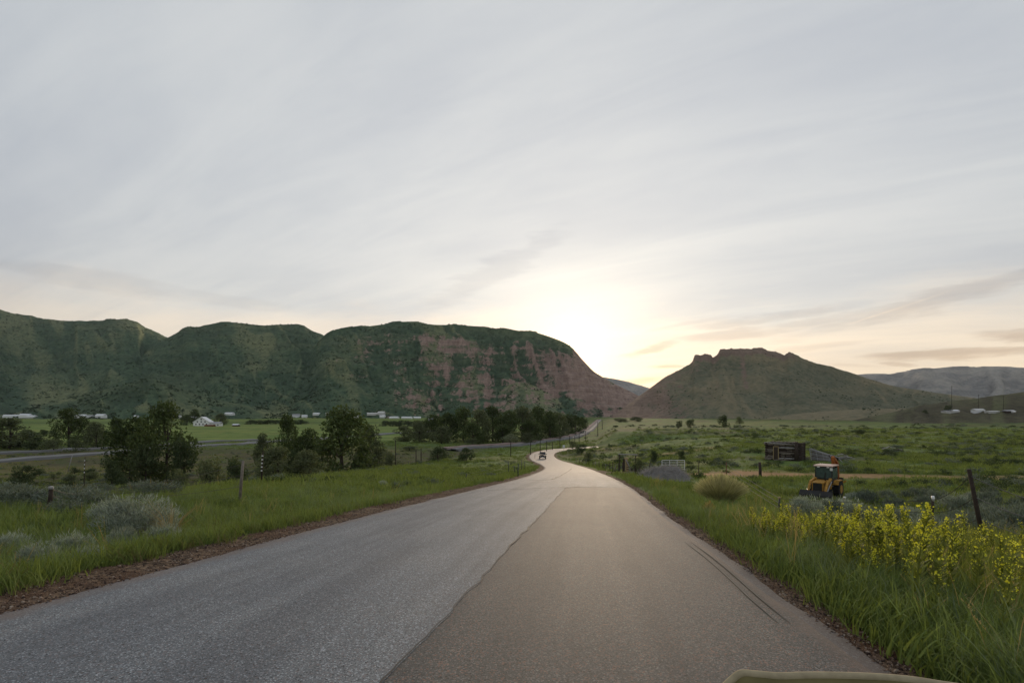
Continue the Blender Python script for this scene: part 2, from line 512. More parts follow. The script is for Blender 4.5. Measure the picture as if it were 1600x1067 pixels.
M['grey_roof'] = plain('grey_roof', (0.30, 0.30, 0.31), 0.6, 0.4, 0.15, 1.0)
M['metal_roof'] = plain('pale_metal_roof', (0.66, 0.67, 0.69), 0.4, 0.5, 0.08, 0.6)
M['dark_window'] = plain('dark_window', (0.03, 0.035, 0.04), 0.15, 0.6, 0.1, 2)
M['wire'] = plain('fence_wire', (0.10, 0.09, 0.085), 0.5, 0.4, 0.2, 20, metal=0.5)
M['steel_post'] = plain('green_steel', (0.055, 0.062, 0.055), 0.6, 0.3, 0.2, 9)
M['machine_yellow'] = plain('worn_yellow_paint', (0.40, 0.21, 0.035), 0.65, 0.3, 0.55, 5)
M['machine_orange'] = plain('rusty_orange_paint', (0.34, 0.12, 0.03), 0.7, 0.25, 0.35, 4)
M['black_steel'] = plain('black_steel', (0.022, 0.021, 0.020), 0.6, 0.3, 0.4, 4)
M['highlight_roof'] = plain('highlight_tinted_roof', (0.62, 0.43, 0.34), 0.45, 0.5, 0.15, 3)  # bright pinkish highlight put into the base colour
M['rubber'] = plain('tyre_rubber', (0.02, 0.02, 0.02), 0.85, 0.2, 0.3, 8)
M['glass_teal'] = plain('tinted_glass', (0.075, 0.115, 0.11), 0.18, 0.6, 0.5, 2.5)
M['glass_dark'] = plain('dark_glass', (0.02, 0.025, 0.03), 0.1, 0.6, 0.1, 2)
M['jeep_paint'] = plain('dark_red_paint', (0.055, 0.026, 0.024), 0.4, 0.5, 0.15, 3)
M['lamp_glass'] = plain('lamp_glass', (0.7, 0.7, 0.66), 0.2, 0.6, 0.05, 4)
M['chrome'] = plain('grey_metal', (0.28, 0.28, 0.28), 0.4, 0.5, 0.1, 4)
M['olive'] = plain('olive_canvas', (0.150, 0.126, 0.056), 0.95, 0.08, 0.3, 9, bump=0.15)
M['olive_rim'] = plain('pale_olive_binding', (0.34, 0.285, 0.185), 0.95, 0.08, 0.2, 30)
M['insulator'] = plain('white_reflector', (0.75, 0.75, 0.74), 0.4, 0.4, 0.05, 4)
M['rust'] = plain('rusty_steel', (0.16, 0.075, 0.04), 0.85, 0.2, 0.35, 8)
M['stone'] = plain('roadside_stones', (0.165, 0.110, 0.080), 0.95, 0.15, 0.6, 2)
M['stone_pale'] = plain('pale_roadside_stones', (0.30, 0.24, 0.19), 0.95, 0.15, 0.4, 2)
M['stone_dark'] = plain('dark_roadside_stones', (0.045, 0.030, 0.025), 0.95, 0.15, 0.4, 2)

def ground_mat(n):
    p = n.pos()
    gr, di, dry, br, me = (n.attr(a) for a in ('gravel', 'dirt', 'dry', 'brown', 'meadow'))
    big = n.noise(p, 0.022, 5, 0.6); mid = n.noise(p, 0.25, 5, 0.65); fine = n.noise(p, 2.6, 6, 0.7)
    c = n.mix(n.rng(mid, 0.34, 0.66), (0.036, 0.060, 0.018), (0.100, 0.138, 0.038))
    c = n.mix(n.m('MULTIPLY', n.rng(big, 0.42, 0.62), 0.55), c, (0.088, 0.125, 0.038))
    c = n.mix(n.m('MULTIPLY', n.rng(fine, 0.52, 0.72), 0.55), c, (0.028, 0.040, 0.018))
    c = n.mix(n.m('MULTIPLY', br, n.rng(mid, 0.25, 0.55)), c, n.mix(n.rng(fine, 0.35, 0.65), (0.045, 0.040, 0.024), (0.085, 0.070, 0.040)))
    c = n.mix(n.m('MULTIPLY', me, 0.85), c, n.mix(n.rng(n.noise(n.vm('MULTIPLY', p, (0.3, 2.2, 1)), 0.03, 4), 0.38, 0.62), (0.085, 0.130, 0.034), (0.185, 0.205, 0.062)))
    c = n.mix(n.m('MULTIPLY', dry, n.rng(fine, 0.25, 0.6)), c, n.mix(mid, (0.16, 0.115, 0.045), (0.22, 0.17, 0.06)))
    dc = n.mix(n.rng(fine, 0.3, 0.7), (0.20, 0.105, 0.058), (0.33, 0.20, 0.115))
    c = n.mix(n.m('MULTIPLY', di, n.rng(mid, 0.2, 0.45)), c, dc)
    peb = n.voro(p, 17, out='Color')
    pv = n.sep(peb)[0]
    gcol = n.mix(n.rng(pv, 0.1, 0.9), (0.022, 0.015, 0.012), (0.150, 0.100, 0.074))
    gcol = n.mix(n.rng(n.noise(p, 1.1, 4), 0.4, 0.62), gcol, (0.060, 0.030, 0.019))
    gm = n.rng(n.m('ADD', gr, n.m('MULTIPLY', n.m('SUBTRACT', n.noise(p, 3.2, 5, 0.65), 0.5), 0.9)), 0.38, 0.62)
    c = n.mix(gm, c, gcol)
    h = n.m('ADD', n.m('MULTIPLY', fine, 0.5), n.m('MULTIPLY', n.voro(p, 26), 0.25))
    c = n.mix(1.0, c, (1.28, 1.31, 1.15), 'MULTIPLY')
    n.out(n.bsdf(c, 0.95, 0.1, n.bump(h, 0.6, 0.12)).outputs[0])
M['ground'] = material('pasture_ground', ground_mat)

def asphalt(name, dark, light, warm, sp=1.0, dust_sunset=0.75):
    def fn(n):
        p = n.pos()
        along = n.attr('along'); lat = n.attr('lat')
        grain = n.noise(p, 150, 3, 0.75)
        vor = n.voro(p, 105, out='Color'); vv = n.sep(vor)[0]
        blot = n.noise(n.comb(n.m('MULTIPLY', lat, 1.0), n.m('MULTIPLY', along, 0.13), 0.0), 0.9, 5, 0.6)
        blot2 = n.noise(p, 0.55, 5, 0.65)
        c = n.mix(n.rng(grain, 0.36, 0.64), dark, light)
        c = n.mix(n.rng(vv, 0.80, 0.97), c, tuple(min(1, x * 1.7) for x in light))
        c = n.mix(n.rng(vv, 0.16, 0.02), c, tuple(x * 0.45 for x in dark))
        # red-brown chips in the mix
        v2 = n.sep(n.voro(p, 85, out='Color'))[1]
        c = n.mix(n.m('MULTIPLY', n.rng(v2, 0.86, 0.95), warm), c, (0.24, 0.115, 0.075))
        c = n.mix(n.m('MULTIPLY', n.rng(n.m('ADD', n.m('MULTIPLY', blot, 0.6), n.m('MULTIPLY', n.noise(n.comb(n.m('MULTIPLY', lat, 3.2), n.m('MULTIPLY', along, 0.10), 4.0), 0.9, 4, 0.6), 0.4)), 0.42, 0.60), 0.62), c, n.mix(1.0, c, (0.55, 0.56, 0.60), 'MULTIPLY'))
        c = n.mix(n.m('MULTIPLY', n.rng(blot2, 0.45, 0.7), 0.40 * sp), c, n.mix(1.0, c, (1.36, 1.28, 1.16), 'MULTIPLY'))
        st2 = n.noise(n.vm('MULTIPLY', p, (1.0, 0.35, 1.0)), 0.8, 6, 0.7)
        c = n.mix(n.m('MULTIPLY', n.rng(st2, 0.50, 0.62), 0.38), c, n.mix(1.0, c, (0.60, 0.61, 0.64), 'MULTIPLY'))
        lg = n.noise(n.comb(n.m('MULTIPLY', lat, 1.5), n.m('MULTIPLY', along, 0.03), 8.0), 1.0, 3, 0.55)
        c = n.mix(n.m('MULTIPLY', n.rng(lg, 0.50, 0.62), 0.45), c, n.mix(1.0, c, (0.60, 0.62, 0.66), 'MULTIPLY'))
        c = n.mix(n.m('MULTIPLY', n.rng(lg, 0.46, 0.36), 0.35), c, n.mix(1.0, c, (1.35, 1.33, 1.28), 'MULTIPLY'))
        # wheel paths polished a little darker, far road a dusty beige with sunset reflection put in
        wp = n.m('ABSOLUTE', n.m('SUBTRACT', n.m('ABSOLUTE', n.m('SUBTRACT', n.m('ABSOLUTE', lat), 1.75)), 0.82))
        c = n.mix(n.m('MULTIPLY', n.rng(wp, 0.45, 0.05, 0, 1, True), 0.20), c, n.mix(1.0, c, (0.70, 0.70, 0.72), 'MULTIPLY'))
        c = n.mix(n.rng(along, 20, 75, 0, dust_sunset, True), c, n.mix(blot2, (0.30, 0.235, 0.19), (0.36, 0.285, 0.225)))
        edge = n.rng(n.m('ADD', n.m('ABSOLUTE', lat), n.m('MULTIPLY', n.noise(p, 2.5, 4), 0.5)), 3.62, 3.9)
        c = n.mix(n.m('MULTIPLY', edge, 0.6), c, (0.15, 0.10, 0.075))
        c = n.mix(1.0, c, (1.03, 1.08, 1.13), 'MULTIPLY')
        h = n.m('ADD', n.m('MULTIPLY', grain, 0.6), n.m('MULTIPLY', vv, 0.5))
        n.out(n.bsdf(c, n.rng(grain, 0.3, 0.7, 0.66, 0.84), 0.36, n.bump(h, 0.5, 0.012)).outputs[0])
    return material(name, fn)
M['asphalt'] = asphalt('worn_asphalt', (0.042, 0.047, 0.053), (0.215, 0.224, 0.232), 0.3)
M['asphalt_patch'] = asphalt('newer_asphalt', (0.016, 0.016, 0.016), (0.112, 0.106, 0.098), 0.7, 1.0, 0.0)
M['tar'] = plain('tar', (0.022, 0.021, 0.021), 0.7, 0.4, 0.3, 5)
M['tyre_trace'] = plain('tyre_trace', (0.052, 0.049, 0.047), 0.75, 0.4, 0.3, 5)
M['highway'] = plain('highway_asphalt', (0.155, 0.152, 0.148), 0.8, 0.4, 0.15, 0.15)
M['ballast'] = plain('pink_ballast', (0.26, 0.19, 0.165), 0.9, 0.2, 0.25, 0.3)
M['ballast_grey'] = plain('grey_gravel_bank', (0.15, 0.145, 0.145), 0.9, 0.2, 0.3, 0.3)

def hill_mat(name, g1, g2, r1, r2, scale=1.0, rock_gain=1.0, tone_col=(0.105, 0.110, 0.050), gain=1.3):
    def fn(n):
        p = n.pos()
        rock = n.attr('rock'); tone = n.attr('tone'); wet = n.attr('wet')
        a = n.noise(p, 0.012 * scale, 6, 0.65); b = n.noise(p, 0.075 * scale, 6, 0.7); c3 = n.noise(p, 0.35 * scale, 4, 0.7)
        zz = n.sep(p)[2]
        strata = n.m('ADD', n.m('MULTIPLY', n.noise(n.comb(n.m('MULTIPLY', n.sep(p)[0], 0.008), n.m('MULTIPLY', n.sep(p)[1], 0.008), n.m('MULTIPLY', zz, 0.20 * scale)), 1.0, 6, 0.75, dist=0.6), 0.5), n.m('MULTIPLY', n.noise(n.comb(n.m('MULTIPLY', n.sep(p)[0], 0.09), n.m('MULTIPLY', n.sep(p)[1], 0.02), n.m('MULTIPLY', zz, 0.012 * scale)), 1.0, 5, 0.7), 0.5))
        green = n.mix(n.rng(b, 0.38, 0.62), g1, g2)
        green = n.mix(n.m('MULTIPLY', n.rng(a, 0.45, 0.7), 0.5), green, tuple(x * 0.65 for x in g1))
        green = n.mix(n.m('MULTIPLY', tone, n.rng(b, 0.3, 0.55, 0.25, 0.85)), green, tone_col)
        green = n.mix(n.m('MULTIPLY', wet, 0.30), green, tuple(x * 0.62 for x in g1))
        green = n.mix(1.0, green, (gain, gain * 1.0, gain * 1.06), 'MULTIPLY')
        rk = n.mix(n.rng(strata, 0.38, 0.62), r1, r2)
        rk = n.mix(n.m('MULTIPLY', n.rng(c3, 0.5, 0.68), 0.6), rk, tuple(x * 0.5 for x in r1))
        f = n.rng(n.m('ADD', n.m('MULTIPLY', rock, rock_gain), n.m('MULTIPLY', n.m('SUBTRACT', b, 0.5), 1.3)), 0.38, 0.62)
        c = n.mix(f, green, rk)
        h = n.m('ADD', b, n.m('MULTIPLY', c3, 0.4))
        n.out(n.bsdf(c, 0.95, 0.08, n.bump(h, 0.9, 5.0 / scale)).outputs[0])
    return material(name, fn)
M['hill_left'] = hill_mat('scrubby_hill', (0.026, 0.046, 0.026), (0.060, 0.090, 0.046), (0.190, 0.124, 0.098), (0.385, 0.280, 0.228), tone_col=(0.135, 0.140, 0.066), gain=1.62)
M['butte'] = hill_mat('grassy_butte', (0.066, 0.074, 0.044), (0.120, 0.116, 0.072), (0.165, 0.118, 0.09), (0.27, 0.195, 0.15), 1.3, tone_col=(0.17, 0.140, 0.080), gain=1.5)
M['far_hill'] = hill_mat('far_mountain', (0.075, 0.085, 0.085), (0.17, 0.17, 0.155), (0.12, 0.105, 0.105), (0.19, 0.165, 0.16), 0.3, tone_col=(0.22, 0.21, 0.175))  # distance haze put into the colours, paler and greyer
M['near_hill'] = hill_mat('brown_knoll', (0.055, 0.050, 0.030), (0.092, 0.082, 0.046), (0.10, 0.07, 0.05), (0.15, 0.10, 0.07), 2.0)

# ------------------------------------------------------------------ ground sheet
hw_pts = [(-260, 742), (-100, 731), (0, 722), (100, 713), (210, 705.5), (300, 699), (400, 692), (500, 685), (600, 678.5), (690, 673)]
HW_A = [hit(*q) for q in hw_pts]
HW_B = [hit(*q) for q in [(-260, 722), (-100, 714), (0, 709), (100, 704), (210, 698.5), (300, 693.5), (400, 688)]]
RAIL = [hit(*q) for q in [(700, 704), (760, 699), (800, 696), (840, 691.5), (880, 685.5), (900, 681), (914, 675), (924, 668), (931, 661), (936, 656)]]
TRACK = [hit(*q) for q in [(948, 739), (975, 737), (1010, 739), (1070, 742), (1150, 742), (1250, 743), (1400, 744.5), (1600, 746), (1800, 748)]]
def poly_dist(X, Y, pts):
    d = np.full(X.shape, 1e6)
    P = catmull([(p.x, p.y) for p in pts], 4)
    for a, b in zip(P[:-1], P[1:]):
        e = b - a
        t = np.clip(((X - a[0]) * e[0] + (Y - a[1]) * e[1]) / max(e @ e, 1e-9), 0, 1)
        d = np.minimum(d, np.hypot(X - a[0] - t * e[0], Y - a[1] - t * e[1]))
    return d

def build_ground():
    front = np.linspace(R(-62), R(62), 680)
    back = np.linspace(R(62), R(298), 70)[1:-1]
    th = np.concatenate([front, back, [R(298)]])
    r = np.concatenate([[0.3, 0.9], np.geomspace(1.6, 9000, 430)])
    TH, RR = np.meshgrid(th, r)
    X, Y = RR * np.sin(TH), RR * np.cos(TH)
    x, y = X.ravel(), Y.ravel()
    Z = G(x, y)
    sd = road_dist(x, y); ad = np.abs(sd)
    shoulder = np.where(sd < 0, 1.15, 0.42) * (0.75 + 0.5 * fbm(x / 3.0, y / 3.0, 21, 3))
    gravel = (1 - sstep(0.55, 1.15, (ad - HALF) / shoulder)) * (y < 198)
    gravel = np.maximum(gravel, 0.9 * (1 - sstep(2.0, 5.0, poly_dist(x, y, TRACK[:3]))) * (sd > 0))
    dirt = (1 - sstep(1.6, 3.4, poly_dist(x, y, TRACK))) * (1 - 0.5 * sstep(30, 60, x))
    # bare reddish cut bank beyond the track and along the far road
    def blob(px, py, sx, sy):
        c = hit(px, py)
        return np.exp(-((x - c.x) / sx) ** 2 - ((y - c.y) / sy) ** 2)
    dirt = np.maximum(dirt, 1.0 * blob(1165, 738, 5.5, 3.0))
    dirt = np.maximum(dirt, 0.45 * blob(948, 702, 4, 5)); dirt = np.maximum(dirt, 0.55 * blob(1060, 706, 16, 3.5)); dirt = np.maximum(dirt, 0.5 * blob(905, 712, 4, 4))
    dry = 0.8 * blob(720, 733, 5, 6) + 0.6 * blob(430, 752, 3, 2.5) + 0.5 * blob(545, 741, 5, 2.5) + 0.5 * blob(1300, 735, 10, 2) + 0.4 * blob(620, 752, 4, 2)
    dry = np.clip(dry + 0.35 * sstep(0.58, 0.72, fbm(x / 22.0, y / 22.0, 33, 3)) * (y > 30), 0, 1)
    brown = sstep(0, 9, edge_x(y) - x) * sstep(16, 30, y) * (1 - sstep(170, 230, y))
    brown = np.maximum(brown, 0.75 * sstep(0.52, 0.66, fbm(x / 30, y / 12, 41, 3)) * (x > 10) * (y > 35))
    meadow = sstep(230, 300, y) * (1 - sstep(640, 760, y)) * (x / np.maximum(y, 1) < 0.05)
    meadow = np.maximum(meadow, 0.7 * sstep(800, 850, y) * (1 - sstep(1100, 1200, y)) * (x / np.maximum(y, 1) < 0.05))
    V = np.stack([x, y, Z], 1)
    return kind(link("ground", np_mesh("ground", V, grid_faces(len(r), len(th)), M['ground'],
                {'gravel': gravel, 'dirt': dirt, 'dry': dry, 'brown': brown, 'meadow': meadow})), 'structure')
build_ground()

# ------------------------------------------------------------------ road
def ribbon(name, pts2, half_l, half_r, mat, lift, ncross=15, zfun=None, attrs=True, jag=0.0, seed=0, skirt=0.25):
    P = np.asarray(pts2, float)
    T = np.gradient(P, axis=0); T /= np.linalg.norm(T, axis=1)[:, None]
    N = np.stack([T[:, 1], -T[:, 0]], 1)
    L = np.concatenate([[0], np.cumsum(np.linalg.norm(np.diff(P, axis=0), axis=1))])
    hl = half_l(L) if callable(half_l) else np.full(len(P), half_l)
    hr = half_r(L) if callable(half_r) else np.full(len(P), half_r)
    if jag:
        hl = hl + jag * (fbm(L * 1.3, L * 0, seed, 4) - 0.5) * 2; hr = hr + jag * (fbm(L * 1.3, L * 0 + 5, seed + 9, 4) - 0.5) * 2
    k = np.linspace(0, 1, ncross)
    lat = -hl[:, None] * (1 - k) + hr[:, None] * k
    X = P[:, 0:1] + N[:, 0:1] * lat; Y = P[:, 1:2] + N[:, 1:2] * lat
    Z = zfun(X, Y, lat) + lift
    # thin edges turned down into the ground
    X = np.concatenate([X[:, :1], X, X[:, -1:]], 1); Y = np.concatenate([Y[:, :1], Y, Y[:, -1:]], 1)
    Z = np.concatenate([Z[:, :1] - skirt, Z, Z[:, -1:] - skirt], 1); lat = np.concatenate([lat[:, :1], lat, lat[:, -1:]], 1)
    V = np.stack([X.ravel(), Y.ravel(), Z.ravel()], 1)
    return np_mesh(name, V, grid_faces(len(P), ncross + 2), mat, {'lat': lat.ravel(), 'along': Y.ravel()})

def road_surf(X, Y, lat):
    return road_z(Y) + CAMZ + 0.03 * (1 - (lat / HALF) ** 2) + 0.012 * (fbm(X / 2.5, Y / 2.5, 71, 3) - 0.5)
RD = catmull(RC, 0.25)
RD = RD[RD[:, 1] > -25]
road = kind(link("road", ribbon("road", RD, HALF, HALF, M['asphalt'], 0.0, 21, road_surf, jag=0.10, seed=4)), 'structure')

def road_sub(y0, y1, latf, step=0.12):
    """a path that follows the road at a lateral offset"""
    s = RD[(RD[:, 1] >= y0 - 2) & (RD[:, 1] <= y1 + 2)]
    T = np.gradient(s, axis=0); T /= np.linalg.norm(T, axis=1)[:, None]
    N = np.stack([T[:, 1], -T[:, 0]], 1)
    q = s + N * latf(s[:, 1])[:, None]
    ys = np.arange(y0, y1, step)
    return np.stack([np.interp(ys, q[:, 1], q[:, 0]), ys], 1)
def lat_of(y):
    return np.interp(y, RD[:400, 1], RD[:400, 0]) if False else road_at_x(y)
def road_at_x(y):
    return np.interp(y, RD[RD[:, 1] < 130][:, 1], RD[RD[:, 1] < 130][:, 0])
def drape(mesh_pts, half, name, mat, lift, nc=3, jag=0.0, seed=1):
    def zf(X, Y, lat):
        rl = X - road_at_x(Y)
        return road_surf(X, Y, rl * 0.99)
    P = np.asarray(mesh_pts)
    hl = half if callable(half) else (lambda L: np.full(len(L), half))
    return ribbon(name, P, hl, hl, mat, lift, nc, zf, jag=jag, seed=seed, skirt=0.003)

# the newer lane surface, from the seam to just short of the right edge, ending 24 m out
_sm = [hit(620 + (1067 - py) / 302 * 265, py) for py in (1067, 1000, 940, 890, 850, 820, 800, 785, 775, 769, 765)]
seam = curve([-20] + [q_.y for q_ in _sm], [-4.2] + [q_.x for q_ in _sm])
YEND = _sm[-1].y
ys = np.arange(-20, YEND, 0.12)
cxs = road_at_x(ys)
lft = seam(ys) + 0.10 * (fbm(ys * 2.6, ys * 0, 61, 5) - 0.5)
rgt = cxs + 3.60 + 0.06 * (fbm(ys * 0.9, ys * 0, 62, 4) - 0.5)
nc = 17
k = np.linspace(0, 1, nc)
X = lft[:, None] * (1 - k) + rgt[:, None] * k
Y = ys[:, None] + 0 * X
Y[-1] += 0.25 * (fbm(X[-1] * 1.5, X[-1] * 0, 63, 3) - 0.5) * 2
Lt = X - cxs[:, None]
Z = road_surf(X, Y, Lt) + 0.012
Z0 = Z.copy(); Z0[:, 0] -= 0.011; Z0[:, -1] -= 0.011; Z0[-1] -= 0.011
kind(link("road_patch", np_mesh("road_patch", np.stack([X.ravel(), Y.ravel(), Z0.ravel()], 1), grid_faces(len(ys), nc), M['asphalt_patch'],
     {'lat': Lt.ravel(), 'along': Y.ravel()})), 'structure')
# tar along the seam, the end joint, cracks further on, and two skid marks by the right edge
crack = [np.stack([seam(ys) + 0.10 * (fbm(ys * 2.6, ys * 0, 61, 5) - 0.5) + 0.02 * (fbm(ys * 1.7, ys * 0, 64, 4) - 0.5), ys], 1)]
kind(link("seam_crack", drape(crack[0], lambda L: 0.003 + 0.020 * fbm(L * 0.9, L * 0, 65, 4) ** 2, "seam_crack", M['tar'], 0.018)), 'structure')
yy = np.linspace(0, 1, 60)
for i, (pa, pb, hw) in enumerate([((884, 765), (978, 764), 0.05), ((880, 766), (905, 764), 0.07), ((862, 752), (879, 744), 0.09), ((879, 744), (893, 734), 0.07),
                                  ((905, 741), (935, 739), 0.06), ((760, 770), (884, 765), 0.03), ((862, 752), (825, 753), 0.04)]):
    a, b = hit(*pa), hit(*pb)
    P = np.stack([a.x + (b.x - a.x) * yy + 0.18 * (fbm(yy * 5, yy * 0, 80 + i, 3) - 0.5), a.y + (b.y - a.y) * yy + 0.6 * (fbm(yy * 6, yy * 0, 90 + i, 3) - 0.5)], 1)
    kind(link("road_crack", drape(P, lambda L, h=hw: h * (0.3 + fbm(L * 1.5, L * 0, 66, 3)), "road_crack", M['tar'], 0.02)), 'structure')
for dxs in (0.0, 0.13):
    ysk = np.arange(4.4, 8.7, 0.1)
    P = np.stack([road_at_x(ysk) + 3.36 + dxs * 0.8 + 0.03 * np.sin(ysk * 1.1), ysk], 1)
    kind(link("skid_mark", drape(P, lambda L: 0.011 * sstep(0, 0.9, L) * (1 - sstep(3.2, 4.2, L)) + 0.002, "skid_mark", M['tyre_trace'], 0.022)), 'structure')

# highways and the railway bank down in the valley
def flat_ribbon(name, pts, half, mat, lift, bank=None):
    P = catmull([(p.x, p.y) for p in pts], 3.0)
    return kind(link(name, ribbon(name, P, half, half, mat, lift, 7, lambda X, Y, lat: G(X, Y) * 0 + np.repeat(G(X, Y).mean(1)[:, None], X.shape[1], 1), skirt=1.5)), 'structure')
flat_ribbon("highway", HW_A, 4.4, M['highway'], 0.55)
flat_ribbon("highway_lane", HW_B, 3.8, M['highway'], 0.55)
flat_ribbon("railway_bank", RAIL, 5.0, M['ballast_grey'], 0.5)
def offset(pts, d):
    out = []
    for i, p in enumerate(pts):
        t = (pts[min(i + 1, len(pts) - 1)] - pts[max(i - 1, 0)]); t.z = 0; t.normalize()
        out.append(p + Vector((t.y, -t.x, 0)) * d)
    return out
flat_ribbon("railway_track", offset(RAIL, -2.4), 1.7, M['ballast'], 1.0)
flat_ribbon("service_road", offset(RAIL, 2.6), 1.3, M['highway'], 0.8)

# ------------------------------------------------------------------ hills
def hill_field(px, Y, comps):
    """height above eye level and the index of the winning hill"""
    best = np.full(px.shape, -40.0); win = np.zeros(px.shape, int); rel = np.zeros(px.shape)
    for ci, c in enumerate(comps):
        crest = curve([q[0] for q in c['crest']], [HOR - q[1] for q in c['crest']])
        Yc, Yb = c['Yc'], c['Yb']
        H = (crest(px - 13) + crest(px - 6) + crest(px) + crest(px + 6) + crest(px + 13)) / 5 / FPX * Yc if 'jag' not in c else crest(px) / FPX * Yc
        if 'jag' in c:
            j0, j1, ja = c['jag']
            H = H + ja * sstep(j0, j0 + 15, px) * (1 - sstep(j1 - 15, j1, px)) * (2 * fbm(px / 4.5, px * 0, 170, 4) - 1 + 1.2 * (vnoise(np.floor(px / 7.0), px * 0, 171) - 0.5))
        wob = c.get('wob', 0.10) * (Yc - Yb) * (fbm(px / 60.0, Y * 0 + ci, 100 + ci, 3) - 0.5) * 2
        s = (Y - Yb - wob) / (Yc - Yb)
        sf = np.clip(s, 0, 1)
        prof = np.interp(sf, c['prof'][0], c['prof'][1])
        gul = 0.45 * fbm(px / c['gul'] * 0.8 + 2.0 * s + 3 * ci, s * 2.2, 150 + ci, 4) + 0.55 * ridged(px / c['gul'] + 3.6 * (fbm(px / 60.0 + s * 0.9, s * 1.6, 110 + ci, 3) - 0.5), s * 1.5 + ci, 120 + ci, 4)
        amp = c['amp'] * 4 * prof * (1 - prof)
        p = prof * (1 - amp * (0.75 - gul)) + 0.30 * prof * (1 - prof) * 4 * (fbm(px / 120.0 + 0.9 * s + 5 * ci, s * 0.8, 160 + ci, 2) - 0.5)
        p = np.where(s > 1, 1 - 0.45 * (Y - Yc) / (Yc * 0.4), p)
        zb = c.get('zb', -14.0)
        z = zb + (H - zb) * p + c.get('rough', 3.0) * (fbm(px / 5.0, Y / 16.0, 130 + ci, 4) - 0.5) * 2 * np.clip(prof * 3, 0, 1) * (1 - sstep(0.93, 1.0, s))
        if 'step' in c:
            st, k = c['step']
            kk = k * sstep(*c['steppx'][:2], px) * (1 - sstep(*c['steppx'][2:], px))
            zw = z + 26 * (fbm(px / 40.0, Y / 300.0, 140 + ci, 4) - 0.5) * 2
            zt = np.floor(zw / st) * st + st * sstep(0.50, 0.98, (zw / st) % 1) - (zw - z)
            z = np.where(s < 0.97, z + (zt - z) * kk, z)
        z = np.where(s <= 0, zb - 6, z)
        up = z > best
        gulv = np.where(up, gul, gulv) if ci else gul
        best = np.where(up, z, best); win = np.where(up, ci, win); rel = np.where(up, sf, rel)
    return best, win, rel, gulv

PROF_SOFT = ([0, 0.25, 0.6, 0.85, 1], [0, 0.16, 0.55, 0.86, 1])
PROF_CLIFF = ([0, 0.2, 0.42, 0.52, 0.70, 0.80, 1], [0, 0.16, 0.36, 0.52, 0.70, 0.84, 1])
LEFT = [
    dict(crest=[(-700, 520), (-400, 505), (-150, 492), (0, 487), (40, 490), (80, 498), (130, 500), (180, 500), (220, 508), (262, 526), (300, 545), (340, 575), (380, 610), (430, 655), (1100, 700)],
         Yc=2150, Yb=1300, prof=PROF_SOFT, gul=58, amp=0.17, rough=4),
    dict(crest=[(-700, 720), (20, 670), (90, 640), (160, 600), (210, 560), (262, 527), (290, 515), (345, 504), (400, 505), (440, 507), (460, 506), (480, 512), (515, 526), (540, 548), (570, 585), (600, 620), (640, 655), (1100, 700)],
         Yc=1950, Yb=1200, prof=PROF_SOFT, gul=52, amp=0.17, rough=4),
    dict(crest=[(-700, 720), (420, 660), (445, 625), (470, 580), (492, 545), (515, 524), (560, 515), (620, 508), (680, 507), (720, 508), (780, 512), (800, 517), (830, 521), (860, 530), (880, 537), (897, 547), (908, 560), (918, 574), (935, 585), (955, 596), (975, 606), (990, 613), (1020, 632), (1060, 660), (1100, 680)],
         Yc=1700, Yb=1120, prof=PROF_CLIFF, gul=38, amp=0.40, rough=5, step=(24, 0.5), steppx=(560, 660, 1000, 1020), zb=-14),
    dict(crest=[(-700, 700), (-60, 655), (20, 645), (90, 626), (150, 612), (200, 600), (235, 591), (270, 602), (330, 622), (420, 640), (480, 655), (1100, 720)],
         Yc=1180, Yb=960, prof=PROF_SOFT, gul=40, amp=0.35, rough=2),
    dict(crest=[(-700, 740), (680, 665), (740, 640), (780, 612), (808, 594), (830, 600), (860, 616), (890, 634), (915, 650), (940, 665), (1100, 720)],
         Yc=1330, Yb=1080, prof=PROF_SOFT, gul=28, amp=0.40, rough=2),
    dict(crest=[(-700, 740), (500, 660), (540, 640), (590, 626), (640, 634), (690, 650), (740, 665), (1100, 720)],
         Yc=1250, Yb=1040, prof=PROF_SOFT, gul=30, amp=0.40, rough=2),
]
def build_hill(name, comps, mat, px0, px1, npx, y0, y1, ny, rockf, gully_k=1.0):
    pxs = np.linspace(px0, px1, npx); Ys = np.linspace(y0, y1, ny)
    PX, YY = np.meshgrid(pxs, Ys)
    Z, win, rel, gulv = hill_field(PX, YY, comps)
    X = (PX - 800) / FPX * YY
    rock, tone = rockf(PX, YY, Z, win, rel)
    wet = gully_k * (1 - sstep(0.36, 0.60, gulv))          # gullies darkened in the colour, as shade and thick scrub, for relief
    tone = np.clip(tone + 0.75 * sstep(0.56, 0.78, gulv) * (1 - wet), 0, 1); rock = np.clip(rock - 0.35 * wet, 0, 1)  # ridges lightened in the colour, relief that the backlight leaves flat
    V = np.stack([X.ravel(), YY.ravel(), Z.ravel() + CAMZ], 1)
    o = link(name, np_mesh(name, V, grid_faces(ny, npx), mat, {'rock': rock, 'tone': tone, 'wet': wet}))
    return kind(o, 'structure'), (PX, YY, Z, rock, win)

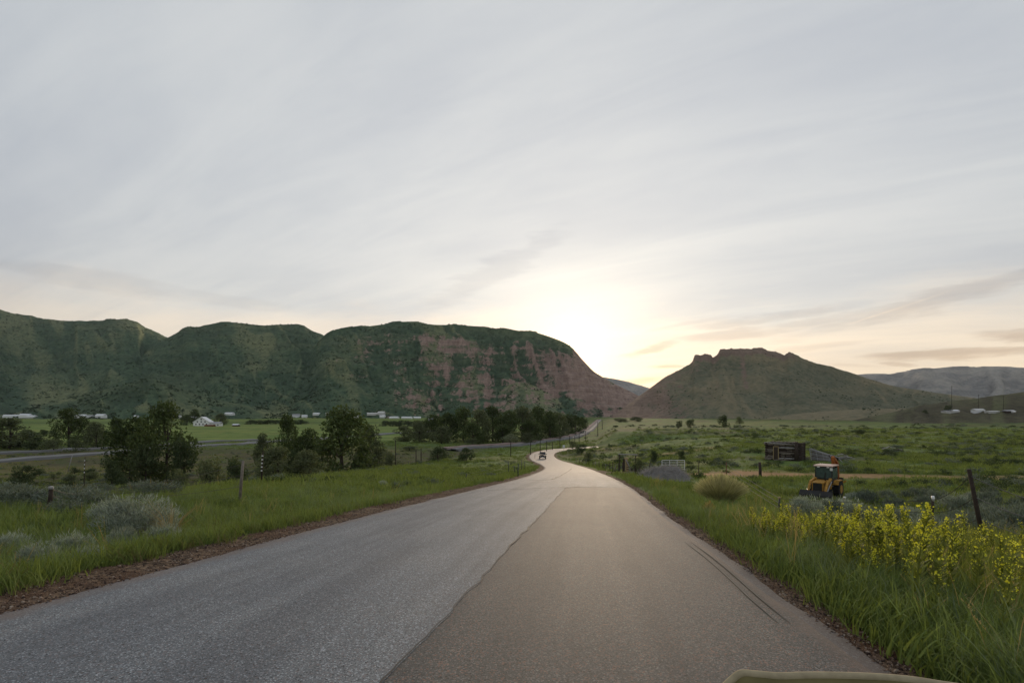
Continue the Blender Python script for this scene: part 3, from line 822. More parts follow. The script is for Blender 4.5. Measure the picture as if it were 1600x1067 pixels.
def left_rock(px, Y, Z, win, rel):
    n2 = fbm(px / 70.0, Z / 40.0, 202, 3)
    warp = 14 * (fbm(px / 30.0, Z / 60.0, 203, 3) - 0.5)
    strat = fbm(px / 55.0, (Z + warp) / 8.0, 204, 4)
    vert = fbm(px / 8.0 + warp * 0.08, Z / 55.0, 205, 4)
    n1 = 0.5 * strat + 0.5 * vert
    dzdy = np.abs(np.gradient(Z, axis=0)) / np.maximum(np.abs(np.gradient(Y, axis=0)), 1e-6)
    steep = sstep(0.35, 1.0, dzdy)
    reg = sstep(430, 640, px + 90 * (fbm(px / 25.0, Z / 30.0, 206, 3) - 0.5)) * (0.66 + 0.34 * sstep(700, 850, px))
    hgt = np.where(win == 2, 1 - 0.75 * sstep(0.80, 0.95, rel), 0.9)
    r = reg * hgt * (0.42 + 0.30 * steep) + 2.2 * (n1 - 0.5) * reg * hgt + 0.5 * (n2 - 0.5)
    r = np.where((win == 4), r * 0.8, r)
    r = np.where((win < 2) | (win == 3), 0.30 * (n1 - 0.45) + 0.22 * steep, r)
    # the bare sandstone face at the right end
    face = sstep(800, 850, px) * (win == 2) * sstep(0.38, 0.48, rel) * (1 - sstep(0.80, 0.93, rel))
    r = np.maximum(r, 0.92 * face + 1.0 * (n1 - 0.5) * face)
    r = np.where((px > 895) & (win == 2), np.maximum(r, 0.66 + 1.3 * (n1 - 0.5)), r)
    tone = 0.5 * sstep(0.86, 1.0, rel) * sstep(640, 860, px) + 0.35 * (win == 4) + 0.25 * (win == 3) * sstep(0.6, 1, rel) + 0.2 * sstep(0.5, 0.7, n2)  # pale tone on the right crest stands in for its sunlit rim
    return np.clip(r, 0, 1), np.clip(tone, 0, 1)
left_hill, LH = build_hill("left_hills", LEFT, M['hill_left'], -520, 1065, 1150, 940, 2900, 330, left_rock)

BUTTE = [dict(crest=[(880, 690), (940, 660), (975, 636), (1000, 617), (1020, 602), (1040, 588), (1060, 577), (1074, 569), (1082, 563), (1086, 554), (1096, 552), (1110, 552), (1114, 557), (1121, 552), (1126, 545), (1150, 543), (1190, 543), (1197, 547), (1212, 549), (1224, 554), (1231, 551), (1248, 559), (1265, 566), (1290, 571), (1320, 580), (1360, 593), (1400, 604), (1440, 611), (1480, 616), (1540, 624), (1620, 642), (1700, 660), (1800, 690)],
              Yc=1050, Yb=640, prof=([0, 0.2, 0.55, 0.80, 0.93, 0.965, 1], [0, 0.07, 0.42, 0.72, 0.90, 0.955, 1]), gul=60, amp=0.24, rough=2.2, wob=0.06, jag=(1076, 1262, 2.2)),
         dict(crest=[(880, 700), (1080, 668), (1180, 655), (1280, 643), (1380, 638), (1460, 640), (1560, 650), (1800, 670)],
              Yc=700, Yb=500, prof=PROF_SOFT, gul=60, amp=0.2, rough=0.8)]
def butte_rock(px, Y, Z, win, rel):
    n1 = fbm(px / 16.0, Z / 9.0, 211, 4)
    r = 0.95 * sstep(0.90, 0.955, rel) * (win == 0) * sstep(1070, 1090, px) * (1 - sstep(1225, 1260, px))
    r = np.maximum(r, (0.55 * (1 - sstep(985, 1090, px)) + 0.32 * (1 - sstep(1080, 1200, px))) * (win == 0) + 0.5 * (n1 - 0.5))
    scree = np.exp(-((px - 1158 - 6 * (1 - rel) * 3) / 7.0) ** 2) * sstep(0.45, 0.6, rel) * (win == 0)
    r = np.maximum(r, 0.6 * scree)
    tone = 0.35 * sstep(0.85, 1, rel) + 0.55 * (win == 1) + 0.35 * sstep(0.5, 0.68, fbm(px / 45.0, Z / 22.0, 212, 3))
    return np.clip(r, 0, 1), np.clip(tone, 0, 1)
butte, BH = build_hill("butte", BUTTE, M['butte'], 880, 1800, 620, 490, 1500, 260, butte_rock, 0.25)

MOUNT = [dict(crest=[(1150, 620), (1300, 602), (1340, 592), (1380, 586), (1420, 581), (1460, 576), (1490, 573), (1510, 571), (1540, 573), (1570, 573), (1600, 574), (1700, 568), (1850, 585), (2100, 620)],
              Yc=4300, Yb=2600, prof=PROF_SOFT, gul=45, amp=0.5, rough=10)]
def plain_rock(px, Y, Z, win, rel):
    n = fbm(px / 40.0, Z / 60.0, 221, 4)
    return np.clip(0.5 * (n - 0.35), 0, 1), np.clip(sstep(0.45, 0.7, fbm(px / 30, Z / 40, 222, 3)), 0, 1)
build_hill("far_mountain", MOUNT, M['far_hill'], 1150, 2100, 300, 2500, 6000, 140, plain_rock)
RIDGE = [dict(crest=[(700, 600), (880, 584), (945, 589), (965, 592), (985, 597), (1010, 603), (1040, 612), (1120, 620), (1300, 592), (1360, 584), (1430, 585), (1600, 590), (1800, 600)],
              Yc=7200, Yb=5600, prof=PROF_SOFT, gul=40, amp=0.4, rough=12)]
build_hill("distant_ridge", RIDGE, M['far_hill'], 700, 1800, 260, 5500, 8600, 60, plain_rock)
KNOLL = [dict(crest=[(1280, 668), (1340, 655), (1390, 645), (1440, 634), (1500, 625), (1560, 618), (1600, 612), (1700, 602), (1900, 596), (2200, 640)],
              Yc=560, Yb=360, prof=PROF_SOFT, gul=60, amp=0.25, rough=1.0)]
build_hill("brown_knoll", KNOLL, M['near_hill'], 1280, 2200, 260, 350, 800, 110, plain_rock)

def hit_hill(px, py, comps):
    Ys = np.linspace(300, 2200, 1900); t = (px - 800) / FPX
    h = np.maximum(ground_rel(t * Ys, Ys), hill_field(np.full(Ys.shape, float(px)), Ys, comps)[0])
    b = np.where((HOR - py) / FPX * Ys <= h)[0]
    Y = Ys[b[0]] if len(b) else 1000.0
    return Vector((t * Y, Y, float(h[b[0]] if len(b) else 0) + CAMZ))

# ------------------------------------------------------------------ instanced ground cover
def leaf_quads(centers, normals_up, size, aspect, n):
    """n random leaf quads; centers (n,3)"""
    a = rng.normal(size=(n, 3)); a /= np.linalg.norm(a, axis=1)[:, None]
    b = rng.normal(size=(n, 3)); b -= (a * b).sum(1)[:, None] * a; b /= np.linalg.norm(b, axis=1)[:, None]
    s = size * (0.6 + 0.8 * rng.random(n))[:, None]
    A, B = a * s, b * s * aspect
    V = np.stack([centers - A, centers - B * 0.9, centers + A, centers + B], 1).reshape(-1, 3)
    return V, np.arange(4 * n).reshape(-1, 4)

def blade_mesh(name, n, spread, h0, h1, width, lean, mat, seg=3):
    """a tuft of curved tapering blades"""
    V, F = [], []
    for i in range(n):
        a = rng.random() * 6.283; r = spread * math.sqrt(rng.random()); h = h0 + (h1 - h0) * rng.random()
        b = rng.random() * 6.283; ln = lean * h * (0.2 + rng.random()); wdt = width * (0.7 + 0.6 * rng.random())
        ox, oy = r * math.cos(a), r * math.sin(a)
        wx, wy = -math.sin(b) * wdt / 2, math.cos(b) * wdt / 2
        o = len(V)
        for k in range(seg):
            t = k / seg
            cx_, cy_ = ox + math.cos(b) * ln * t * t, oy + math.sin(b) * ln * t * t
            ww = 1 - t * 0.75
            V += [(cx_ - wx * ww, cy_ - wy * ww, h * t), (cx_ + wx * ww, cy_ + wy * ww, h * t)]
        V.append((ox + math.cos(b) * ln, oy + math.sin(b) * ln, h * (1 - 0.25 * lean * rng.random())))
        for k in range(seg - 1):
            F.append((o + 2 * k, o + 2 * k + 1, o + 2 * k + 3, o + 2 * k + 2))
        F.append((o + 2 * seg - 2, o + 2 * seg - 1, o + 2 * seg))
    me = bpy.data.meshes.new(name)
    me.from_pydata(V, [], F); me.update(); me.materials.append(mat)
    return me

def scatter(name, pts, scales, variants, upright=0.24):
    """one 'stuff' object: variants (meshes) stood on the points by geometry nodes"""
    n = len(pts)
    me = bpy.data.meshes.new(name)
    me.vertices.add(n); me.vertices.foreach_set('co', np.asarray(pts, np.float32).ravel())
    a = me.attributes.new('rot', 'FLOAT_VECTOR', 'POINT')
    rot = np.stack([rng.normal(0, upright, n), rng.normal(0, upright, n), rng.random(n) * 6.283], 1)
    a.data.foreach_set('vector', rot.astype(np.float32).ravel())
    a = me.attributes.new('scl', 'FLOAT', 'POINT'); a.data.foreach_set('value', np.asarray(scales, np.float32))
    a = me.attributes.new('idx', 'INT', 'POINT'); a.data.foreach_set('value', rng.integers(0, len(variants), n).astype(np.int32))
    o = link(name, me)
    ng = bpy.data.node_groups.new(name, 'GeometryNodeTree')
    ng.interface.new_socket('Geometry', in_out='INPUT', socket_type='NodeSocketGeometry')
    ng.interface.new_socket('Geometry', in_out='OUTPUT', socket_type='NodeSocketGeometry')
    gi, go = ng.nodes.new('NodeGroupInput'), ng.nodes.new('NodeGroupOutput')
    j = ng.nodes.new('GeometryNodeGeometryToInstance')
    for v in reversed(variants):
        vo = bpy.data.objects.new(v.name, v)
        oi = ng.nodes.new('GeometryNodeObjectInfo'); oi.inputs['Object'].default_value = vo
        ng.links.new(oi.outputs['Geometry'], j.inputs[0])
    ip = ng.nodes.new('GeometryNodeInstanceOnPoints'); ip.inputs['Pick Instance'].default_value = True
    def na(nm, ty):
        q = ng.nodes.new('GeometryNodeInputNamedAttribute'); q.data_type = ty; q.inputs[0].default_value = nm
        return q.outputs[0]
    er = ng.nodes.new('FunctionNodeEulerToRotation')
    ng.links.new(na('rot', 'FLOAT_VECTOR'), er.inputs[0])
    ng.links.new(gi.outputs[0], ip.inputs['Points']); ng.links.new(j.outputs[0], ip.inputs['Instance'])
    ng.links.new(na('idx', 'INT'), ip.inputs['Instance Index']); ng.links.new(er.outputs[0], ip.inputs['Rotation'])
    ng.links.new(na('scl', 'FLOAT'), ip.inputs['Scale']); ng.links.new(ip.outputs[0], go.inputs[0])
    md = o.modifiers.new('scatter', 'NODES'); md.node_group = ng
    return kind(o, 'stuff')

def fan_points(n, y0, y1, t0, t1, power=1.0):
    """random ground points in a fan, denser near (log-uniform distance)"""
    u = rng.random(n) ** power
    Y = np.exp(np.log(y0) + (np.log(y1) - np.log(y0)) * u)
    X = (t0 + (t1 - t0) * rng.random(n)) * Y
    return X, Y

CLEAR = []
for (px, py, wd) in [(1290, 776, 74), (1045, 752, 100), (1227, 720, 64), (1290, 722, 60), (1300, 792, 60), (215, 836, 115), (112, 868, 62), (60, 888, 64), (20, 862, 50), (255, 848, 50), (1112, 800, 90), (165, 812, 50), (140, 884, 46), (190, 858, 44), (1126, 786, 84)]:
    q_ = hit(px, py); CLEAR.append((q_.x, q_.y, wd / 2 * q_.y / FPX * 0.95))
def keep_off(X, Y, margin):
    sd = road_dist(X, Y)
    off = np.where(sd < 0, margin[0], margin[1])
    k = np.abs(sd) - HALF > off * (0.7 + 0.6 * fbm(X / 0.8, Y / 0.8, 55, 2))
    k &= poly_dist(X, Y, TRACK) > 2.6
    for (cx_, cy_, cr) in CLEAR:
        k &= np.hypot(X - cx_, (Y - cy_) * 0.8) > cr
    far = Y > 120
    if far.any():
        for pp, d in ((HW_A, 7), (HW_B, 6), (RAIL, 6)):
            k &= ~far | (poly_dist(X, Y, pp) > d)
    return k

def cover(name, n, y0, y1, t0, t1, margin, variants, smin, smax, dens=None, power=1.0, grow=0.0):
    X, Y = fan_points(n, y0, y1, t0, t1, power)
    k = keep_off(X, Y, margin)
    if dens is not None:
        k &= rng.random(n) < dens(X, Y)
    X, Y = X[k], Y[k]
    Z = G(X, Y) - 0.02
    s = (smin + (smax - smin) * rng.random(len(X)) ** 1.5) * (1 + grow * Y)
    return scatter(name, np.stack([X, Y, Z], 1), s, variants)

tall = [blade_mesh('tall_tuft', 24, 0.17, 0.16, 0.42, 0.0068, 0.75, M[('grass', 'grass_cool', 'grass', 'grass_cool', 'grass')[_]], 4) for _ in range(5)]
def seed_tuft():
    V, F = [], []
    for i in range(7):
        a = rng.random() * 6.283; h = 0.4 + 0.32 * rng.random(); ln = 0.10 + 0.22 * rng.random(); ox, oy = rng.normal(0, 0.05, 2)
        pts = [np.array([ox + math.cos(a) * ln * t * t, oy + math.sin(a) * ln * t * t, h * t]) for t in (0, 0.4, 0.75, 1.0)]
        wv = np.array([-math.sin(a), math.cos(a), 0]) * 0.0028
        for p0, p1 in zip(pts[:-1], pts[1:]):
            o = len(V); V += [p0 - wv, p0 + wv, p1 + wv, p1 - wv]; F.append((o, o + 1, o + 2, o + 3))
        d = (pts[3] - pts[2]) / np.linalg.norm(pts[3] - pts[2])
        for q in range(10):
            c0 = pts[3] + d * (q * 0.010 - 0.03); b = rng.random() * 6.283
            e = np.array([math.cos(b), math.sin(b), 0.8]) * 0.014; wq = np.array([-math.sin(b), math.cos(b), 0]) * 0.0035
            o = len(V); V += [c0 - wq, c0 + wq, c0 + e + wq * .4, c0 + e - wq * .4]; F.append((o, o + 1, o + 2, o + 3))
    return np_mesh('seed_tuft', np.array(V), np.array(F), M['straw'], smooth=False)
seedy = [seed_tuft() for _ in range(3)]
short = [blade_mesh('short_tuft', 22, 0.22, 0.10, 0.24, 0.012, 0.6, M['grass_dim'], 3) for _ in range(3)]
field = [blade_mesh('field_tuft', 26, 0.40, 0.14, 0.32, 0.035, 0.6, M['grass_dim'], 2) for _ in range(3)]
dryt = [blade_mesh('dry_tuft', 14, 0.12, 0.15, 0.40, 0.008, 0.7, M['grass_dry'], 3) for _ in range(2)]
def verge(X, Y):
    sd = np.abs(road_dist(X, Y)) - HALF
    return np.where(X < 0, np.clip(1.1 - (sd - 4) / 9, 0.12, 1) * np.where((X < -5) & (Y < 13), 0.45, 1.0), np.clip(1.1 - (sd - 4) / 9, 0.2, 1)) * (1 - 0.85 * sstep(0.46, 0.64, fbm(X / 2.0, Y / 2.0, 77, 3)))
cover("verge_grass", 84000, 2.2, 70, -1.6, 1.5, (1.15, 0.36), tall, 0.4, 1.3, verge, 0.9)
cover("short_grass", 74000, 2.4, 60, -1.7, 1.6, (0.8, 0.3), short, 0.7, 1.5, lambda X, Y: 0.35 + 0.6 * sstep(0.4, 0.6, fbm(X / 4, Y / 4, 78, 3)))
cover("pasture_grass", 60000, 26, 260, -1.15, 1.15, (1.0, 1.0), field, 0.7, 1.4, lambda X, Y: (0.15 + 0.85 * sstep(0.38, 0.62, fbm(X / 9, Y / 9, 79, 3))) * np.where((X < edge_x(Y) - 2) & (Y < 190), 0.25, 1.0), 1.0, 0.006)
cover("seed_stalks", 3800, 3.2, 45, -1.15, 1.15, (1.3, 0.5), seedy, 0.5, 1.1, lambda X, Y: np.where(X < 0, 0.10, 0.6) * (0.15 + 0.85 * sstep(0.48, 0.62, fbm(X / 2.6, Y / 2.6, 83, 3))), 0.9)
cover("dry_grass", 6500, 3.5, 60, -1.2, 1.2, (0.55, 0.35), dryt, 0.5, 1.2, lambda X, Y: sstep(0.45, 0.65, fbm(X / 3, Y / 3, 81, 3)))

DIMS = None
# gravel on the shoulders
def stone_mesh(mat):
    bm = bmesh.new()
    bmesh.ops.create_icosphere(bm, subdivisions=1, radius=0.5)
    for v in bm.verts:
        v.co *= 0.75 + 0.5 * rng.random(); v.co.z *= 0.65
    me = bpy.data.meshes.new('stone'); bm.to_mesh(me); bm.free(); me.materials.append(mat)
    return me
stones = [stone_mesh(M[q]) for q in ('stone', 'stone', 'stone_dark', 'stone', 'stone_dark', 'stone', 'stone', 'stone_pale')]
n = 42000
Ys = np.exp(np.log(2.6) + (np.log(40) - np.log(2.6)) * rng.random(n))
side = rng.random(n) < 0.6
rel_ = rng.random(n) ** 1.3
cxx = road_at_x(Ys)
Xs = np.where(side, cxx - HALF + 0.06 - rel_ * 1.3, cxx + HALF - 0.04 + rel_ * 0.6)
scatter("shoulder_gravel", np.stack([Xs, Ys, G(Xs, Ys)], 1), 0.008 + 0.030 * rng.random(n) ** 3.6, stones, 1.0)

# ------------------------------------------------------------------ plants with a body of their own
def crown_mesh(name, mat, leaves=3600, clumps=26, rx=0.40, z0=0.16, z1=1.0, lsize=0.022, shape='tree', aspect=0.6):
    C, Rr = [], []
    for i in range(clumps):
        h = rng.random() ** 0.8
        z = z0 + (z1 - z0) * h
        prof = math.sin(math.pi * min(1, 0.18 + 0.80 * h)) ** 0.65 if shape == 'tree' else math.sqrt(max(0.05, 1 - (0.9 * h) ** 2))
        a = rng.random() * 6.283; rr = rx * prof * math.sqrt(rng.random()) * 0.9
        C.append((rr * math.cos(a), rr * math.sin(a), z * (0.95 if shape == 'tree' else 0.85)))
        Rr.append((0.075 + 0.10 * rng.random()) * (rx / 0.40))
    C = np.array(C); Rr = np.array(Rr)
    k = rng.choice(clumps, leaves, p=Rr ** 2 / (Rr ** 2).sum())
    d = rng.normal(size=(leaves, 3)); d /= np.linalg.norm(d, axis=1)[:, None]
    rad = Rr[k] * (0.55 + 0.6 * rng.random(leaves) ** 0.7)
    P = C[k] + d * rad[:, None] * np.array([1, 1, 0.8])
    P[:, 2] = np.maximum(P[:, 2], 0.01)
    V, F = leaf_quads(P, None, lsize, aspect, leaves)
    return np_mesh(name, V, F, mat, smooth=False), C

def trunk_mesh(name, C, bare=False):
    mb = MB()
    top = 0.62
    lean = (rng.random(2) - 0.5) * 0.1
    spine = [(0, 0, -0.06), (lean[0] * .3, lean[1] * .3, 0.15), (lean[0] * .7, lean[1] * .7, 0.38), (lean[0], lean[1], top), (lean[0], lean[1], 0.85)]
    mb.tube(spine, [0.032, 0.026, 0.02, 0.012, 0.004], 6)
    for c in C[:9]:
        z = max(0.12, min(0.6, c[2] * 0.55))
        b = Vector((lean[0] * z / top, lean[1] * z / top, z)); e = Vector(c)
        mid = (b + e) / 2 + Vector((0, 0, -0.03))
        mb.tube([b, mid, e], [0.013, 0.008, 0.003], 5, False)
    return mb.mesh(name, True)

PROTO = {}
def protos(key, count, mat, **kw):
    L = []
    for i in range(count):
        cm, C = crown_mesh('crown', M[mat], **kw)
        tm = trunk_mesh('trunk', C); tm.materials.append(M['bark'])
        L.append((cm, tm))
    PROTO[key] = L
protos('cottonwood', 5, 'cottonwood', leaves=4000, clumps=34, z0=0.05, lsize=0.0235, rx=0.46)
protos('willow', 4, 'willow', leaves=4200, clumps=34, rx=0.42, z0=0.05, lsize=0.024)
protos('pale', 2, 'pale', leaves=2600, rx=0.5, z0=0.1)
protos('bush', 4, 'dark_bush', leaves=2200, clumps=20, rx=0.55, z0=0.08, lsize=0.034, shape='bush')
protos('grey_bush', 3, 'willow', leaves=2000, clumps=20, rx=0.55, z0=0.08, lsize=0.030, shape='bush')

_pc = {}
def plant(key, base, h, wpx_over_h, label, cat, group=None, name=None, rz=None):
    """tree or bush: trunk and crown under one empty"""
    L = PROTO[key]; i = _pc.get(key, 0); _pc[key] = i + 1
    cm, tm = L[i % len(L)]
    nat = {'bush': 1.25, 'grey_bush': 1.25, 'pale': 1.05}.get(key, 0.80)
    o = thing(name or ('bush' if 'bush' in key or key == 'pale' else 'tree'), base, random.random() * 6.28 if rz is None else rz, label, cat, group)
    sx = h * wpx_over_h / nat
    o.scale = (sx, sx, h)
    link('trunk' if o.name.startswith('tree') else 'stems', tm, None, o)
    link('crown', cm, None, o)
    return o

def plant_px(key, px, base, top, wpx, label, cat='tree', group=None, Y=None, name=None):
    if Y == 'knoll':
        p = hit_hill(px, base, KNOLL)
    elif Y is None:
        p = hit(px, base)
    else:
        p = on_ground(px, Y)
    htop = (HOR - top) / FPX * p.y + CAMZ
    h = max(0.6, htop - p.z)
    return plant(key, p - Vector((0, 0, 0.05)), h, (wpx / FPX * p.y) / h, label, cat, group, name)

# left of the road, in front of and beyond the highway
T = 'tree'
plant_px('cottonwood', 258, 727, 634, 72, 'tall dark cottonwood in front of the highway, white farmhouse to its right', Y=92)
plant_px('cottonwood', 203, 727, 655, 70, 'lower dark tree joined to the left side of the tall cottonwood', Y=96)
plant_px('cottonwood', 108, 695, 640, 44, 'dark tree with a pale leaning dead limb beyond the highway at left', Y=205)
plant_px('willow', 14, 706, 655, 60, 'broad dull green tree at the left edge beyond the highway', Y=195)
plant_px('willow', 150, 695, 660, 34, 'thin pale green tree beyond the highway between two dark trees', Y=200)
plant_px('cottonwood', 182, 695, 653, 30, 'small dark tree just left of the tall cottonwood, beyond the highway', Y=215)
plant_px('cottonwood', 535, 728, 642, 92, 'largest rounded dark cottonwood at the edge of the green slope', Y=100)
plant_px('cottonwood', 450, 722, 652, 40, 'upright dark tree left of the largest rounded cottonwood', Y=118)
plant_px('cottonwood', 478, 722, 672, 48, 'shorter dark tree filling the gap beside the largest cottonwood', Y=112)
plant_px('willow', 578, 705, 664, 42, 'green tree leaning out on the right of the largest cottonwood', Y=130)
plant_px('willow', 412, 712, 676, 26, 'small green tree standing alone beside the highway bend', Y=140)
plant_px('willow', 432, 745, 700, 66, 'grey green willow thicket left of the largest cottonwood', 'bush', Y=72, name='bush')
plant_px('willow', 482, 742, 704, 54, 'grey green willow thicket under the largest cottonwood', 'bush', Y=74, name='bush')
plant_px('grey_bush', 325, 760, 706, 64, 'greyish brown willow clump behind the wooden post', 'bush', Y=48)
plant_px('grey_bush', 285, 765, 730, 50, 'low brown bush left of the greyish willow clump', 'bush', Y=47)
plant_px('bush', 372, 748, 715, 50, 'dark bush between greyish willow clump and striped post', 'bush', Y=62)
plant_px('bush', 36, 752, 724, 40, 'dark bush on the near side of the highway at far left', 'bush', Y=85)
plant_px('bush', 175, 735, 716, 44, 'low dark bush on the near side of the highway under the cottonwood', 'bush', Y=80)
plant_px('grey_bush', 118, 707, 684, 34, 'pale green bush beyond the highway under the leaning limb tree', 'bush', Y=180)
plant_px('grey_bush', 84, 708, 683, 40, 'yellowish green bush beyond the highway at left', 'bush', Y=182)
plant_px('bush', 50, 708, 688, 34, 'dark bush beyond the highway beside the yellowish bush', 'bush', Y=184)
plant_px('grey_bush', 612, 722, 704, 40, 'low grey green bush right of the largest cottonwood', 'bush', Y=128)
plant_px('bush', 684, 722, 697, 40, 'round bush left of the darkest round bush on the green slope', 'bush', Y=126)
plant_px('bush', 729, 722, 697, 32, 'darkest round bush standing alone on the green slope', 'bush', Y=124)
plant_px('grey_bush', 560, 728, 712, 36, 'low scrubby bush at the foot of the largest cottonwood', 'bush', Y=112)
plant_px('grey_bush', 640, 712, 696, 40, 'pale low bush at the left end of the cottonwood belt', 'bush', Y=190)
# belt of cottonwoods below the cliffs
belt = [(632, 668, 36, 260), (655, 660, 40, 250), (676, 652, 42, 262), (700, 648, 42, 245), (724, 642, 44, 258), (748, 645, 44, 242), (770, 640, 46, 262), (792, 646, 44, 250),
        (816, 640, 50, 266), (838, 640, 44, 282), (858, 646, 36, 300), (874, 648, 32, 320), (888, 652, 28, 345), (900, 653, 24, 375), (911, 655, 18, 420), (690, 668, 40, 232), (740, 664, 44, 230), (786, 666, 44, 236), (830, 662, 44, 255), (860, 662, 34, 285)]
for i, (px, top, wd, Y) in enumerate(belt):
    plant_px('willow' if i in (0, 1, 5, 8, 11, 15) else 'cottonwood', px, 0, top - 3, wd * 0.92, f'dense dark tree in the {"left" if px < 725 else "middle" if px < 830 else "right"} part of the cottonwood belt below the red cliffs', 'tree', f'trees of the cottonwood belt, {"left" if px < 725 else "middle" if px < 830 else "right"} part', Y=Y)
plant_px('pale', 797, 0, 678, 30, 'pale flowering shrub in front of the cottonwood belt', 'bush', Y=222)
plant_px('willow', 826, 0, 676, 24, 'small yellowish tree in front of the cottonwood belt by the railway', 'tree', Y=232)
plant_px('grey_bush', 738, 0, 684, 30, 'low pale bush at the foot of the cottonwood belt', 'bush', Y=215)
rb = random.Random(5)
for i in range(30):
    px = rb.uniform(-10, 262); Y = rb.uniform(188, 330); hh = rb.uniform(9, 26) * 200 / Y
    base = on_ground(px, Y); yb = HOR - (base.z - CAMZ) / Y * FPX
    plant_px('bush' if i % 3 else 'grey_bush', px, 0, yb - hh, hh * rb.uniform(1.1, 1.9), 'rounded bush in the scrub beyond the highway at left', 'bush', 'bushes beyond the highway at left', Y=Y)
for i in range(26):
    px = rb.uniform(-10, 420); Y = rb.uniform(52, 120); hh = rb.uniform(10, 24) * 60 / Y
    base = on_ground(px, Y); yb = HOR - (base.z - CAMZ) / Y * FPX
    plant_px('bush' if i % 2 else 'grey_bush', px, 0, yb - hh, hh * rb.uniform(1.3, 2.2), 'low bush in the brown scrub on the near side of the highway', 'bush', 'bushes on the near side of the highway', Y=Y)
for (px, Y, top, wd, lb) in [(228, 88, 690, 60, 'dark shrub filling the foot of the tall cottonwood on its left'), (282, 88, 684, 46, 'dark shrub filling the foot of the tall cottonwood on its right'), (505, 104, 690, 50, 'shrub hugging the left foot of the largest cottonwood'), (568, 104, 694, 46, 'shrub hugging the right foot of the largest cottonwood'), (465, 108, 700, 60, 'dense shrub between the two upright trees')]:
    plant_px('bush', px, 0, top, wd, lb, 'bush', Y=Y)
for i, px in enumerate(range(602, 690, 12)):
    plant_px('bush', px, 0, 656.5, 24, 'low dark bush in the far hedge left of the cottonwood belt', 'bush', 'hedge bushes left of the cottonwood belt', Y=600)
# hedge rows far out in the valley
for i, px in enumerate(range(392, 480, 13)):
    plant_px('bush', px, 0, 655.5, 24, 'low dark bush in the far hedge beyond the bright meadow', 'bush', 'hedge bushes beyond the meadow', Y=690)
plant_px('cottonwood', 304, 0, 640, 14, 'dark round tree right behind the white farmhouse', Y=640)
plant_px('cottonwood', 292, 0, 648, 18, 'low dark tree left of the white farmhouse', Y=620)
plant_px('willow', 345, 0, 646, 18, 'green tree behind the farmhouse outbuilding', Y=660)
# right-hand pasture
plant_px('bush', 962, 0, 664, 12, 'small round bush nearest the railway on the far pasture', 'bush', Y=330)
plant_px('bush', 986, 0, 664, 22, 'wide low bush on the far pasture', 'bush', Y=345)
plant_px('bush', 1003, 0, 664, 14, 'small bush right of the wide low bush', 'bush', Y=350)
plant_px('bush', 1061, 0, 657, 14, 'left one of the two small dark trees on the far pasture', 'tree', Y=290, name='tree')
plant_px('bush', 1079, 0, 654, 17, 'right one of the two small dark trees on the far pasture', 'tree', Y=290, name='tree')
plant_px('bush', 1131, 0, 648, 22, 'largest dark tree standing on the far pasture under the butte', 'tree', Y=300, name='tree')
plant_px('grey_bush', 1156, 0, 650, 16, 'small green tree right of the largest pasture tree', 'tree', Y=330, name='tree')
plant_px('bush', 970, 0, 652.5, 30, 'dark thicket at the foot of the red slope beside the railway', 'bush', Y=480)
plant_px('bush', 995, 0, 651, 26, 'dark thicket at the left foot of the butte', 'bush', Y=520)
plant_px('bush', 1482, 645, 632, 13, 'dark tree beside the white houses on the brown knoll', 'tree', Y='knoll', name='tree')
plant_px('bush', 1446, 646, 640, 10, 'small dark bush left of the houses on the brown knoll', 'bush', Y='knoll')
plant_px('grey_bush', 895, 0, 686, 22, 'dark bush beside the white road sign', 'bush', Y=172)
plant_px('bush', 908, 0, 692, 22, 'bush right of the road sign on the inside of the bend', 'bush', Y=158)
plant_px('grey_bush', 920, 0, 704, 22, 'grey bush on the bank inside the bend', 'bush', Y=125)
plant_px('grey_bush', 1000, 0, 715, 26, 'grey green bush behind the tan gate post', 'bush', Y=66)
plant_px('bush', 992, 0, 724, 16, 'dark shrub just right of the tan gate post', 'bush', Y=60)
plant_px('bush', 1022, 0, 702, 20, 'dark blue green bush on the reddish bank', 'bush', Y=92)
plant_px('bush', 1065, 0, 703, 16, 'dark bush right of the blue green bush on the reddish bank', 'bush', Y=94)
plant_px('bush', 1388, 0, 700, 30, 'dark spreading bush beside old timber in the pasture', 'bush', Y=88)
plant_px('bush', 1432, 0, 674, 22, 'dark low bush far out on the right pasture', 'bush', Y=190)
plant_px('bush', 1345, 0, 670, 24, 'dark low bush far out behind the fallen shed', 'bush', Y=185)

